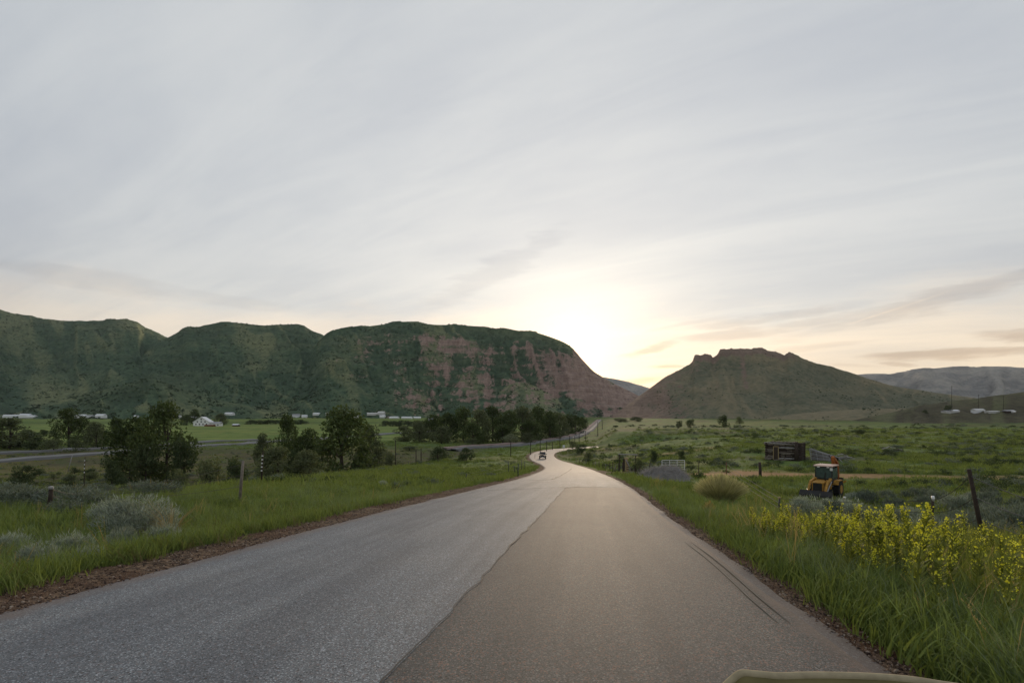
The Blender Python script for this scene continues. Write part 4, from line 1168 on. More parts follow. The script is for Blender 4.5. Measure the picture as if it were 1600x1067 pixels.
# sagebrush: narrow leaf sprays on woody stems
def spray_mesh(name, mat, n, rx, h, lw, ll, up=0.6, core=0.5):
    V = []
    th = rng.random(n) * 6.283; rr = np.sqrt(rng.random(n)) * rx
    dome = h * np.sqrt(np.clip(1 - (rr / rx) ** 2 * 0.85, 0.05, 1))
    z = dome * (core + (1 - core) * rng.random(n))
    P = np.stack([rr * np.cos(th), rr * np.sin(th), z], 1)
    nl = 13                                            # separate heads, each a little dome of its own
    lt = rng.random(nl) * 6.283; lr = np.sqrt(rng.random(nl)) * rx * 0.75
    lc = np.stack([lr * np.cos(lt), lr * np.sin(lt), h * (0.35 + 0.65 * rng.random(nl)) * np.sqrt(1 - (lr / rx) ** 2 * 0.8)], 1)
    k_ = rng.integers(0, nl, n); inl = rng.random(n) < 0.72
    dd = rng.normal(size=(n, 3)); dd /= np.linalg.norm(dd, axis=1)[:, None]; dd[:, 2] = dd[:, 2] * 0.7
    Q_ = lc[k_] + dd * (rx * (0.16 + 0.16 * rng.random(nl)))[k_][:, None] * (0.6 + 0.5 * rng.random(n))[:, None] - np.array([0, 0, rx * 0.15])
    P = np.where(inl[:, None], Q_, P)
    P += rng.normal(0, rx * 0.05, (n, 3)); P[:, 2] = np.maximum(P[:, 2], 0.02)
    d = rng.normal(size=(n, 3)) * (1 - up); d[:, 2] += up; d[:, :2] += P[:, :2] / rx * 0.5
    d /= np.linalg.norm(d, axis=1)[:, None]
    s = rng.normal(size=(n, 3)); s -= (s * d).sum(1)[:, None] * d; s /= np.linalg.norm(s, axis=1)[:, None]
    L = ll * (0.5 + rng.random(n))[:, None]; W = lw * (0.7 + 0.6 * rng.random(n))[:, None]
    Vv = np.stack([P - s * W, P + s * W, P + d * L * 0.7 + s * W * 0.7, P + d * L], 1).reshape(-1, 3)
    return np_mesh(name, Vv, np.arange(4 * n).reshape(-1, 4), mat, smooth=False)

def stems_mesh(name, rx, h, n, mat, r=0.008):
    mb = MB()
    for i in range(n):
        a = rng.random() * 6.283; q = rx * (0.3 + 0.65 * rng.random())
        e = Vector((q * math.cos(a), q * math.sin(a), h * (0.55 + 0.4 * rng.random())))
        mb.tube([(e.x * 0.08, e.y * 0.08, -0.05), (e.x * 0.45, e.y * 0.45, e.z * 0.5), e], [r, r * 0.7, r * 0.3], 4, False)
    me = mb.mesh(name); me.materials.append(mat)
    return me

def shrub(base, label, leaf, stems, sc, group=None, cat='shrub', name='sagebrush', rz=None):
    o = thing(name, base, rng.random() * 6.28 if rz is None else rz, label, cat, group)
    o.scale = sc
    link('stems', stems, None, o); link('foliage', leaf, None, o)
    return o
sage_big = spray_mesh('foliage', M['sage'], 5200, 0.85, 0.80, 0.0085, 0.10, 0.65, 0.45)
sage_stem = stems_mesh('stems', 0.85, 0.8, 46, M['twigs'])
b = hit(215, 836)
k = b.y / FPX
shrub(b, 'big silvery sagebrush on the left verge with bare twigs sticking out', sage_big, sage_stem, (115 * k / 1.7, 115 * k / 1.7, 62 * k / 0.8))
sage_mid = [spray_mesh('foliage', M['sage'], 1900, 0.6, 0.45, 0.009, 0.09, 0.6, 0.4) for _ in range(2)]
sage_mst = stems_mesh('stems', 0.6, 0.45, 20, M['twigs'])
for (px, py, wd, ht, lb) in [(112, 868, 62, 36, 'low pale sagebrush by the red gravel, left of the big silvery one'),
                             (140, 884, 46, 30, 'sage clump on the gravel edge between the two palest ones and the shrub'), (190, 858, 44, 34, 'silvery sage clump in front of the big sagebrush'),
                             (60, 888, 64, 38, 'palest sagebrush nearest the red gravel at the left edge'),
                             (20, 862, 50, 30, 'bluish sagebrush half out of the frame at the left edge'),
                             (255, 848, 50, 30, 'small green grey shrub at the right foot of the big sagebrush'),
                             (598, 759, 16, 8, 'tiny pale sagebrush alone on the green slope'),
                             (165, 812, 50, 30, 'dull sagebrush behind the big silvery one')]:
    b = hit(px, py); k = b.y / FPX
    shrub(b, lb, sage_mid[len(lb) % 2], sage_mst, (wd * k / 1.2, wd * k / 1.2, ht * k / 0.45))
# bare straggling twigs on the right side of the big one
b = hit(268, 842); k = b.y / FPX
mb = MB()
for i in range(60):
    a = rng.random() * 6.283; L = (30 + 45 * rng.random()) * k
    e = Vector((math.cos(a) * L * 0.75, math.sin(a) * L * 0.4, L * (0.55 + 0.4 * rng.random())))
    mb.tube([(0, 0, -0.03), (e.x * 0.4, e.y * 0.4, e.z * 0.6), e], [0.0032, 0.0028, 0.0014], 4, False)
tw = thing('dry_shrub', b, 0, 'straggling dry twigs beside the big silvery sagebrush', 'shrub')
part('twigs', mb, M['straw'], tw)

dim = [spray_mesh('foliage', M['sage_dim'], 1500, 0.62, 0.55, 0.011, 0.085, 0.55, 0.35) for _ in range(4)]
dim_st = stems_mesh('stems', 0.62, 0.55, 16, M['twigs'])
rough = [spray_mesh('brush', M['sage_dim'], 260, 0.62, 0.55, 0.024, 0.12, 0.55, 0.3) for _ in range(2)] + [spray_mesh('brush', M['dark_bush'], 260, 0.62, 0.50, 0.026, 0.12, 0.5, 0.3) for _ in range(4)]
cover("pasture_brush", 3400, 40, 330, 0.14, 1.15, (1.5, 3.0), rough, 0.45, 1.35, lambda X, Y: 0.08 + 0.92 * sstep(0.48, 0.62, fbm(X / 13, Y / 9, 87, 3)), 0.9, 0.004)
cover("slope_brush", 4200, 24, 190, -1.15, 0.03, (4.0, 3.0), rough, 0.3, 0.9, lambda X, Y: np.where(X < edge_x(Y), 0.9, 0.25) * sstep(0.42, 0.58, fbm(X / 9, Y / 7, 88, 3)), 0.9, 0.003)
grp = 'sagebrush scattered below the yellow flowers and round the digger'
spots = []
for i in range(46):
    px = 1250 + 370 * random.random(); py = 772 + 62 * random.random()
    if px < 1330 and py < 790: continue
    spots.append((px, py))
spots += [(1290, 806), (1300, 808), (1310, 803), (1262, 800), (1420, 842), (1450, 846), (1480, 848), (1395, 836), (1500, 850), (1565, 846), (1590, 838), (1545, 835)]
for (px, py) in spots:
    b = hit(px, py); k = b.y / FPX
    s = (0.75 + 0.7 * random.random())
    shrub(b, 'dull grey green sagebrush on the pasture below the yellow flowers', (dim + sage_mid)[random.randrange(6)], dim_st, (s * 0.95, s * 0.95, s * 1.35), grp)
grp = 'sagebrush scattered over the left shrubland'
for i in range(34):
    px = 10 + 360 * random.random(); py = 738 + 66 * random.random()
    if px > 250 and py > 772: continue
    b = hit(px, py)
    s = 0.4 + 0.75 * random.random()
    shrub(b, 'dull low sagebrush on the brown shrubland between road and highway', dim[random.randrange(4)], dim_st, (s * 1.3, s * 1.3, s), grp)
grp = 'low brush dotted over the far pasture'
for i in range(48):
    Y = math.exp(random.uniform(math.log(65), math.log(330))); px = random.uniform(960, 1640)
    b = on_ground(px, Y); s = random.uniform(0.5, 1.2) * (1 + Y / 260)
    shrub(b, 'low dark brush clump on the open right pasture', dim[random.randrange(4)], dim_st, (s * 1.6, s * 1.6, s * 0.7), grp)
grp = 'low brush dotted over the green slope'
for i in range(34):
    Y = random.uniform(40, 170); px = random.uniform(470, 830)
    b = on_ground(px, Y)
    if abs(float(road_dist([b.x], [b.y])[0])) < 6: continue
    s = random.uniform(0.4, 0.9)
    shrub(b, 'small dark brush clump on the green slope left of the road', dim[random.randrange(4)], dim_st, (s * 1.5, s * 1.5, s * 0.8), grp)

# the pale rabbitbrush and a straw tuft on the right verge
def fan_bush(base, wd, ht, n, mat, label, name, lean=1.0, thick=0.007):
    o = thing(name, base, 0, label, 'shrub')
    V = []; F = []
    for i in range(n):
        a = rng.random() * 6.283; q = rng.random() ** 0.6
        hgt = ht * (1 - 0.45 * q * q) * (0.65 + 0.35 * rng.random())
        e = np.array([math.cos(a) * q * wd / 2, math.sin(a) * q * wd / 2, hgt])
        s0 = np.array([e[0] * 0.35, e[1] * 0.35, 0.0]); mid = s0 + (e - s0) * 0.55 + np.array([e[0] * -0.08, e[1] * -0.08, 0.08 * hgt])
        b_ = rng.random() * 3.14; wv = np.array([math.cos(b_), math.sin(b_), 0]) * thick
        o_ = len(V)
        V += [s0 - wv, s0 + wv, mid - wv, mid + wv, e - wv * 0.7, e + wv * 0.7]
        F += [(o_, o_ + 1, o_ + 3, o_ + 2), (o_ + 2, o_ + 3, o_ + 5, o_ + 4)]
    me = np_mesh('stalks', np.array(V), np.array(F), mat, smooth=False)
    link('stalks', me, None, o)
    return o
b = hit(1126, 786); k = b.y / FPX
fan_bush(b, 88 * k, 48 * k, 3600, M['rabbit'], 'rounded pale yellow green rabbitbrush on the right verge', 'rabbitbrush')
b = hit(1108, 803); k = b.y / FPX
fan_bush(b, 24 * k, 22 * k, 160, M['straw'], 'small straw coloured grass tuft below the rabbitbrush', 'grass_tuft', thick=0.005)

# ------------------------------------------------------------------ yellow flowering weeds on the right verge
def weed_mesh(hgt, flower):
    """returns (foliage MB arrays, blossom arrays)"""
    SV, SF, PV, PF = [], [], [], []
    st = MB()
    top = Vector((rng.normal(0, 0.06), rng.normal(0, 0.06), hgt))
    st.tube([(0, 0, -0.03), (top.x * 0.3, top.y * 0.3, hgt * 0.5), top], [0.006, 0.005, 0.002], 4, False)
    tips = [top]
    for i in range(9):
        z = hgt * (0.42 + 0.5 * rng.random()); a = rng.random() * 6.283
        L = 0.07 + 0.15 * rng.random() * (1.1 - z / hgt * 0.6)
        e = Vector((top.x * z / hgt + L * 0.42 * math.cos(a), top.y * z / hgt + L * 0.42 * math.sin(a), z + L * 0.95))
        st.tube([(top.x * z / hgt, top.y * z / hgt, z), e], [0.003, 0.0015], 3, False)
        tips.append(e)
    V = np.array(st.v); F3 = st.f
    # narrow leaves up the stem
    nl = 90
    zz_ = hgt * rng.random(nl) ** 0.8 * 0.9; a = rng.random(nl) * 6.283
    ll = 0.06 + 0.09 * (1 - zz_ / hgt)
    P = np.stack([top.x * zz_ / hgt, top.y * zz_ / hgt, zz_], 1)
    d = np.stack([np.cos(a) * 0.75, np.sin(a) * 0.75, 0.65 + 0 * a], 1); s = np.stack([-np.sin(a), np.cos(a), 0 * a], 1) * 0.010
    Q = np.stack([P, P + d * ll[:, None] * 0.5 + s, P + d * ll[:, None], P + d * ll[:, None] * 0.5 - s], 1).reshape(-1, 3)
    lv = bpy.data.meshes.new('foliage')
    o = len(V)
    lv.from_pydata([tuple(v) for v in V] + [tuple(v) for v in Q], [], [tuple(f) for f in F3] + [tuple(o + 4 * i + j for j in range(4)) for i in range(nl)])
    lv.update(); lv.materials.append(M['weed'])
    # blossoms: small petals massed along the upper sprays
    pts = []
    for q in range(flower * 5):
        t = 1 - 0.36 * rng.random() ** 1.2
        w_ = 0.008 + 0.035 * (1 - t)
        pts.append((top.x * t + rng.normal(0, w_), top.y * t + rng.normal(0, w_), hgt * t + 0.01))
    for e in tips[1:]:
        for q in range(int(flower * 0.8)):
            t = rng.random()
            pts.append((e.x * (1 - 0.2 * t) + rng.normal(0, 0.010), e.y * (1 - 0.2 * t) + rng.normal(0, 0.010), e.z - t * 0.10 + 0.015))
    pts = np.array(pts)
    BV, BF = leaf_quads(pts, None, 0.0094, 0.85, len(pts))
    return lv, np_mesh('blossom', BV, BF, M['yellow'], smooth=False)
rich = [weed_mesh(0.50 + 0.48 * rng.random(), int(6 + 8 * rng.random())) for _ in range(8)]
sparse = [weed_mesh(0.45 + 0.42 * rng.random(), 4) for _ in range(5)]
def weeds(n, fx, fy, kinds, lab, grp, cond):
    c = 0
    while c < n:
        X, Y = fx(), fy()
        sd = float(road_dist([X], [Y])[0]) - HALF
        px = 800 + FPX * X / Y
        if sd < 0.9 or not cond(px, X, Y): continue
        if fbm(np.array(X / 0.9), np.array(Y / 0.9), 91, 2) < 0.46 and random.random() < 0.6: continue
        lv, bl = kinds[random.randrange(len(kinds))]
        o = thing('flowering_weed', (X, Y, float(G(X, Y))), random.random() * 6.28, lab, 'wildflower', grp)
        s = random.uniform(0.65, 1.2)
        tip = HOR - (o.location.z - CAMZ + 0.8 * s) / Y * FPX
        lim = 796 if px < 1350 else 786
        if tip < lim: s = max(0.35, ((HOR - lim) / FPX * Y - o.location.z + CAMZ) / 0.8)
        o.scale = (s, s, s)
        link('foliage', lv, None, o); link('blossom', bl, None, o)
        c += 1
random.seed(21)
weeds(130, lambda: random.uniform(2.7, 9.6), lambda: random.uniform(3.8, 9.8), rich, 'tall yellow flowering weed in the thick of the bloom on the right verge',
      'yellow flowering weeds in full bloom', lambda px, X, Y: 1170 < px < 1610 and (px < 1480 or random.random() < 0.16) and px - 1170 > max(0, 7 - Y) * 48 - 40)
weeds(130, lambda: random.uniform(3.6, 10.5), lambda: random.uniform(4.2, 10.5), sparse, 'green weed with few yellow flowers at the thinner right side of the bloom',
      'green weeds with few yellow flowers', lambda px, X, Y: 1250 < px < 1660)
weedt = [blade_mesh('weed_tuft', 26, 0.20, 0.35, 0.78, 0.013, 0.35, M['weed'], 3) for _ in range(3)]
n = 3600
Xw = rng.uniform(3.6, 14, n); Yw = rng.uniform(3.6, 12, n)
sdw = road_dist(Xw, Yw) - HALF
kk = (sdw > 1.35) & (rng.random(n) < 0.25 + 0.75 * sstep(1.4, 3.5, sdw))
Xw, Yw = Xw[kk], Yw[kk]
scatter("weed_undergrowth", np.stack([Xw, Yw, G(Xw, Yw) - 0.02], 1), rng.uniform(0.5, 1.05, len(Xw)), weedt)

# scrub on the hillsides
def scrub_ball():
    n = 26
    d = rng.normal(size=(n, 3)); d /= np.linalg.norm(d, axis=1)[:, None]; d[:, 2] = np.abs(d[:, 2]) * 0.8
    V, F = leaf_quads(d * (0.5 + 0.5 * rng.random(n))[:, None], None, 0.42, 0.8, n)
    return np_mesh('scrub_clump', V, F, M['scrub'], smooth=False)
sb = [scrub_ball() for _ in range(4)]
def hill_scrub(name, H, n, smin, smax, rocklim, patch):
    PX, YY, Z, rock, win = H
    ny, nx = PX.shape
    i = rng.integers(0, ny - 1, n); j = rng.integers(0, nx - 1, n)
    fi, fj = rng.random(n), rng.random(n)
    lerp = lambda A: (A[i, j] * (1 - fi) + A[i + 1, j] * fi) * (1 - fj) + (A[i, j + 1] * (1 - fi) + A[i + 1, j + 1] * fi) * fj
    z = lerp(Z); px = lerp(PX); y = lerp(YY)
    k = (z > -6) & (rock[i, j] < rocklim) & (fbm(px / patch, z / (patch * 0.6), 300, 3) > 0.44 + 0.16 * rng.random(n))
    X = (px - 800) / FPX * y
    s = (smin + (smax - smin) * rng.random(n) ** 2)
    return scatter(name, np.stack([X, y, z + CAMZ], 1)[k], s[k], sb)
hill_scrub("hillside_scrub", LH, 130000, 0.9, 3.0, 0.55, 14)
hill_scrub("butte_scrub", BH, 9000, 0.5, 1.6, 0.8, 22)

# ------------------------------------------------------------------ buildings far off
def barn(px, Y, wpx, hpx, depth, wall, roof, label, cat='barn', rz=0.0, windows=0, group=None, base=None, ridge='x', name=None, comps=None):
    p = on_ground(px, Y) if comps is None else hit_hill(px, base, comps)
    Y = p.y
    k = Y / FPX
    W, H = wpx * k, hpx * k
    o = thing(name or cat.replace(' ', '_'), p, rz, label, cat, group)
    wh = H * 0.58
    part('wall', MB().box((0, 0, wh / 2 - 0.5), (W, depth, wh + 1.0)), wall, o)
    if ridge == 'x':
        part('roof', MB().prism([(-depth / 2 - .4, wh), (0, H), (depth / 2 + .4, wh)], -W / 2 - .4, W / 2 + .4), roof, o)
    else:
        mb = MB().prism([(-W / 2 - .4, wh), (0, H), (W / 2 + .4, wh)], -depth / 2 - .4, depth / 2 + .4)
        mb.v = [(y, x, z) for (x, y, z) in mb.v]; mb.f = [f[::-1] for f in mb.f]
        part('roof', mb, roof, o)
    for i in range(windows):
        part('window', MB().box((-W / 2 + W * (i + 0.5) / windows, -depth / 2 - 0.03, wh * 0.55), (W / windows * 0.4, 0.10, wh * 0.35)), M['dark_window'], o)
    return o
# the white farmhouse with its gable to the road
p = on_ground(318, 600); k = 600 / FPX
fh = thing('farmhouse', p, 0.15, 'white gabled farmhouse with three rows of windows beyond the meadow', 'house')
W, H = 23 * k, 14 * k
part('wall', MB().add([(-W/2, -6, -1), (W/2, -6, -1), (W/2, -6, H*.42), (0, -6, H*.97), (-W/2, -6, H*.42), (-W/2, 6, -1), (W/2, 6, -1), (W/2, 6, H*.42), (0, 6, H*.97), (-W/2, 6, H*.42)],
     [(0, 1, 2, 3, 4), (9, 8, 7, 6, 5), (0, 4, 9, 5), (2, 1, 6, 7), (3, 2, 7, 8), (4, 3, 8, 9)]), M['white_paint'], fh)
mb = MB()
for s in (-1, 1):
    mb.add([(s * (W/2 + .8), -6.6, H*.40), (0, -6.6, H + .05), (0, 6.6, H + .05), (s * (W/2 + .8), 6.6, H*.40), (s * (W/2 + .8), -6.6, H*.37), (0, -6.6, H*.985), (0, 6.6, H*.985), (s * (W/2 + .8), 6.6, H*.37)],
           [(0, 1, 2, 3), (7, 6, 5, 4), (0, 4, 5, 1), (2, 6, 7, 3), (0, 3, 7, 4)])
part('roof', mb, M['metal_roof'], fh)
for (x, z) in [(-.33, .17), (-.11, .17), (.11, .17), (.33, .17), (-.24, .45), (0, .45), (.24, .45), (0, .72)]:
    part('window', MB().box((x * W, -6.05, z * H), (1.3, 0.12, 1.5)), M['dark_window'], fh)
barn(340, 600, 11, 7, 8, M['white_paint'], M['grey_roof'], 'small white outbuilding right of the farmhouse', 'outbuilding', 0.1, 2)
barn(369, 600, 8, 4, 6, M['dark_wood'], M['metal_roof'], 'low dark shed with pale roof right of the outbuilding', 'shed')
barn(328, 585, 14, 3.0, 5, M['rust'], M['rust'], 'low rusty red shed in front of the farmhouse', 'shed')
WP, OW, MR, GR = M['white_paint'], M['offwhite'], M['metal_roof'], M['grey_roof']
for (px, wd, ht, rf, lb) in [
    (19, 22, 4.5, MR, 'long low white barn, leftmost under the hills'), (40, 15, 6, MR, 'taller white barn second from the left under the hills'), (50, 12, 3.5, MR, 'low white shed just right of the taller barn'),
    (126, 16, 5, MR, 'white barn seen beside the tree with the leaning limb'), (141, 9, 4, GR, 'small white shed right of the barn by the leaning limb tree'), (158, 14, 5.5, MR, 'white barn with bright roof between two dark trees'),
    (213, 5, 3.5, MR, 'tiny white hut in the meadow left of the cottonwood'), (250, 6, 3, MR, 'tiny white hut behind the tall cottonwood'), (277, 9, 4, MR, 'small white barn right of the tall cottonwood'), (303, 8, 3.5, GR, 'small grey roofed barn above the farmhouse'),
    (359, 13, 4, MR, 'white shed on the rise right of the farmhouse'), (463, 11, 5.5, GR, 'grey roofed white house left of the largest cottonwood'), (476, 8, 4, MR, 'small white house with bright roof beside the grey roofed one'), (495, 10, 3.5, MR, 'white shed high above the grey roofed house'),
    (514, 8, 4, OW, 'pale house just left of the largest cottonwood top'), (543, 6, 3.5, MR, 'small white shed behind the largest cottonwood top'), (582, 16, 3.5, OW, 'cream low house right of the largest cottonwood'), (596, 10, 5.5, OW, 'taller cream house on the rise at the cliff foot'),
    (557, 9, 3, MR, 'low white trailer beside the largest cottonwood'), (598, 8, 3.5, MR, 'short white trailer below the cream house'), (616, 14, 3.2, MR, 'long white trailer, first of the row below the cliffs'), (636, 16, 3, MR, 'long white trailer, middle of the row below the cliffs'), (652, 11, 3, MR, 'short white trailer at the right end of the row'),
    (674, 9, 4.5, MR, 'white shed at the left end of the cottonwood belt')]:
    up = 4.5 if px in (359, 495, 514, 582, 596) else 0
    yb = 652.3 - (up * 0.9) + (0 if px < 600 else 1.5) + (4 if px == 674 else 0)
    barn(px, 955 if up == 0 else 1010, wd, ht, 9, OW if rf is OW else WP, rf, lb, 'house' if 'house' in lb else ('trailer' if 'trailer' in lb else ('barn' if 'barn' in lb else 'shed')), random.uniform(-0.2, 0.2), 0, None, yb, comps=LEFT)
for (px, Y, wd, ht, w_, r_, lb) in [(1478, 345, 9, 3.5, OW, GR, 'grey roofed low house, leftmost on the brown knoll'), (1489, 348, 14, 4.5, OW, MR, 'pale house with bright roof on the brown knoll'), (1528, 352, 16, 6, WP, OW, 'largest white house on the brown knoll'), (1550, 350, 18, 2.6, OW, OW, 'long low pale wall shed right of the largest white house'), (1574, 345, 12, 4, M['dark_wood'], GR, 'dark shed at the right of the brown knoll'), (1581, 343, 4, 3.5, WP, WP, 'tiny white shed at the right end of the knoll row')]:
    barn(px, Y, wd, ht, 5, w_, r_, lb, 'house' if 'house' in lb else 'shed', 0.1, 0, None, 644.5, comps=KNOLL)

# ------------------------------------------------------------------ posts, poles, wires
def post_px(px_b, py_b, px_t, py_t, r, mat, label, name='fence_post', bands=0, cat='post', group=None, Y=None, n=7, capc=None):
    b = hit_hill(px_b, py_b, KNOLL) if Y == 'knoll' else hit(px_b, py_b) if Y is None else on_ground(px_b, Y)
    k = b.y / FPX
    top = Vector(((px_t - 800) * k, b.y, (HOR - py_t) * k + CAMZ)) - b
    o = thing(name, b, 0, label, cat, group)
    bend = Vector((rng.normal(0, 0.02), rng.normal(0, 0.02), 0))
    part('shaft', MB().tube([(0, 0, -0.15), top * 0.5 + bend, top], [r, r * 0.95, r * 0.85], n), mat, o, True)
    for i in range(bands):
        c = top * (0.90 - i * 0.115)
        part('reflector', MB().box((c.x, c.y - r - 0.01, c.z), (r * 2.0, 0.02, top.z * 0.036)), M['insulator'], o)
    if capc:
        c = top * 0.90
        part('cap', MB().tube([c, top * 1.005], r * 1.04, 8), capc, o, True)
    return o, b, b + top
DW, OWD, SP = M['dark_wood'], M['old_wood'], M['steel_post']
posts = {}
posts['a'] = post_px(1541, 861, 1514, 733, 0.046, DW, 'tall leaning grey wooden post right of the flowers')
posts['b'] = post_px(1464, 850, 1457.5, 775, 0.032, DW, 'steel fence post with white tip behind the flowers', capc=M['insulator'])
posts['c'] = post_px(1218, 806, 1218, 776, 0.04, SP, 'short fence post with yellow tip left of the digger', capc=M['tan_wood'])
posts['d'] = post_px(1319, 796, 1320, 776, 0.07, M['rust'], 'rusty stub post with white tip in front of the digger', capc=M['insulator'])
posts['e'] = post_px(1188, 747, 1187, 722, 0.16, DW, 'thick dark wooden post beside the dirt track')
posts['f'] = post_px(1135, 748, 1135, 722, 0.05, M['rust'], 'thin rusty post where the dirt track meets the rabbitbrush')
posts['g'] = post_px(1092, 744, 1092, 720, 0.04, DW, 'thin dark post right of the grey brush pile')
posts['h'] = post_px(1014, 741, 1016, 722, 0.05, DW, 'thin post left of the white gate')
# left side
posts['i'] = post_px(74, 800, 80, 760, 0.055, DW, 'dark leaning post with pale top at far left', capc=M['grey_wood'])
posts['j'] = post_px(131, 768, 133, 714, 0.05, DW, 'dark post with white bands near the left highway', bands=4)
posts['k'] = post_px(138, 790, 139, 766, 0.035, OWD, 'short thin pale post right of the leaning one', capc=M['grey_wood'])
posts['l'] = post_px(374, 786, 380, 720, 0.052, OWD, 'crooked weathered wooden post on the left slope')
posts['m'] = post_px(408, 757, 411, 707, 0.045, DW, 'thin dark post with white bands beside the willow thicket', bands=5)
posts['n'] = post_px(106, 738, 113, 711, 0.09, M['grey_wood'], 'split pale post near the left highway')
posts['o'] = post_px(618, 722, 618, 688, 0.10, DW, 'dark post in the brush right of the largest cottonwood', Y=118)
posts['p'] = post_px(650, 718, 650, 703, 0.12, DW, 'left one of two dark posts behind the round bush', Y=132)
posts['q'] = post_px(658, 718, 658, 700, 0.12, DW, 'right one of two dark posts behind the round bush', Y=132)
for i, (px, py, ph, lb) in enumerate([(794, 744, 23, 'tallest dark fence post on the slope left of the road bend'), (804, 742, 14, 'short fence post second from the left by the road bend'), (810, 744, 20, 'fence post third from the left by the road bend'),
                                      (815, 738, 20, 'fence post fourth from the left by the road bend'), (820, 735, 15, 'rightmost fence post by the road bend'), (767, 748, 9, 'short stub post left of the road bend fence'), (729, 752, 12, 'short post in the grass well left of the road bend'), (693, 760, 10, 'stub post in the tall grass on the left slope'), (836, 717, 8, 'small stake at the outer edge of the road bend')]):
    posts[f'L{i}'] = post_px(px, py, px, py - ph, 0.05, SP, lb)
grp = 'posts of the railway fence'
for i, (px, top, bot) in enumerate([(798, 690, 699), (829, 690, 697), (844, 688, 697), (854, 689, 697), (863, 690, 695), (875, 680, 697), (890, 680, 700), (898, 681, 690), (905, 677, 686), (915, 673, 686)]):
    Y = 150 + 10 * (i if i < 6 else i + 1) 
    post_px(px, bot, px, top, 0.13, DW, 'thin dark post of the railway fence beyond the bend', group=grp, Y=Y)
post_px(934, 681, 934, 659, 0.22, DW, 'tall pole beside the railway just left of the pasture edge', 'utility_pole', cat='pole', Y=330)
post_px(941, 672, 941, 657, 0.25, DW, 'second pole beside the railway at the pasture edge', 'utility_pole', cat='pole', Y=420)
for (px, top, lb) in [(1487, 603, 'power pole on the brown knoll, left one of three'), (1529, 616, 'power pole behind the largest white house on the knoll'), (1568, 618, 'power pole at the right on the brown knoll')]:
    o, b, t = post_px(px, 640, px, top, 0.16, DW, lb, 'utility_pole', cat='pole', Y='knoll')
    part('crossarm', MB().box((t.x - b.x, t.y - b.y - 0.2, t.z - b.z - 0.8), (2.2, 0.12, 0.14)), DW, o)
grp = 'pickets along the bank inside the bend'
for i in range(16):
    px = 900 + i * 5.2 + random.uniform(-1, 1)
    if px > 975: break
    Y = 118 - (px - 900) * 0.75
    b = on_ground(px, Y)
    post_px(px, 0, px + random.uniform(-1, 1), 0, 0.045, DW if i % 3 else SP, 'thin picket of the fence on the bank inside the bend', group=grp, Y=Y) if False else None
    o = thing('fence_post', b, 0, 'thin picket of the fence on the bank inside the bend', 'post', grp)
    hgt = random.uniform(1.0, 1.5)
    part('shaft', MB().tube([(0, 0, -0.1), (random.uniform(-.05, .05), 0, hgt)], 0.05, 6), DW if i % 3 else OWD, o, True)

def wires(keys, label, fr=(0.92, 0.66, 0.4), sag=0.10, r=0.008):
    o = None
    pts = [posts[k] for k in keys]
    b0 = pts[0][1]
    o = thing('barbed_wire', b0, 0, label, 'wire')
    for f in fr:
        mb = MB()
        for (q0, a0, t0), (q1, a1, t1) in zip(pts[:-1], pts[1:]):
            s, e = a0.lerp(t0, f) - b0, a1.lerp(t1, f) - b0
            mb.tube([s.lerp(e, i / 8) - Vector((0, 0, sag * 4 * (i / 8) * (1 - i / 8))) for i in range(9)], r, 4, False)
        part('strand', mb, M['wire'], o)
    return o
# run out of the frame on the right
posts['z'] = post_px(1720, 905, 1722, 800, 0.06, DW, 'dark fence post just out of frame beyond the leaning post')
wires(['z', 'a', 'b', 'c'], 'barbed wire strung between posts behind the yellow flowers')
wires(['i', 'k', 'l'], 'barbed wire strung along the left slope posts')
wires(['c', 'f', 'g', 'h'], 'barbed wire strung past the white gate')
wires(['L6', 'L0', 'L3', 'L4'], 'wire strung along the fence by the road bend')

# white road sign on the bend
b = on_ground(881, 176)
o = thing('road_sign', b, 0, 'small white road sign on the inside of the far bend', 'sign')
part('post', MB().tube([(0, 0, -0.1), (0, 0, 2.2)], 0.05, 6), M['chrome'], o)
part('panel', MB().box((0, -0.06, 1.95), (0.75, 0.03, 0.95)), M['white_paint'], o)

# tan gate post with its crossbeam, and the dark palings beside it
b = hit(979, 737); k = b.y / FPX
o = thing('ranch_gate', b, 0, 'tan wooden gate post with a high crossbeam at the driveway', 'gate')
part('post', MB().box((0, 0, 22 * k / 2), (4 * k, 4 * k, 22 * k), (0, -0.06, 0)), M['tan_wood'], o)
part('post', MB().box((-3.4 * k, 0.3, 20 * k / 2), (2.2 * k, 2 * k, 20 * k)), DW, o)
part('crossbeam', MB().box((2 * k, 0.1, 27 * k), (30 * k, 1.2 * k, 1.3 * k), (0, 0.03, 0)), M['grey_wood'], o)
part('post', MB().box((-10 * k, 0.3, 27 * k / 2), (1.3 * k, 1.3 * k, 27 * k)), DW, o)
part('post', MB().box((15 * k, 0.3, 26 * k / 2), (1.3 * k, 1.3 * k, 26 * k)), DW, o)
part('brace', MB().box((1.0 * k, -2.4 * k, 14 * k), (1.4 * k, 0.8 * k, 12 * k), (0, -0.5, 0)), M['grey_wood'], o)
for i in range(4):
    part('rail', MB().box((1.6 * k, -2.2 * k, (4 + 3.6 * i) * k), (4.5 * k, 0.6 * k, 0.9 * k), (0, 0.25 * (-1) ** i, 0)), DW, o)
o = thing('picket_fence', hit(992, 743), 0, 'short run of dark uneven palings between gate post and brush pile', 'fence')
for i in range(9):
    hgt = (7 + 5 * random.random()) * k
    part('paling', MB().box((( i * 2.0 - 6) * k, -i * 0.12, hgt / 2), (1.1 * k, 0.08, hgt), (0, random.uniform(-.12, .12), 0)), DW if i % 2 else OWD, o)
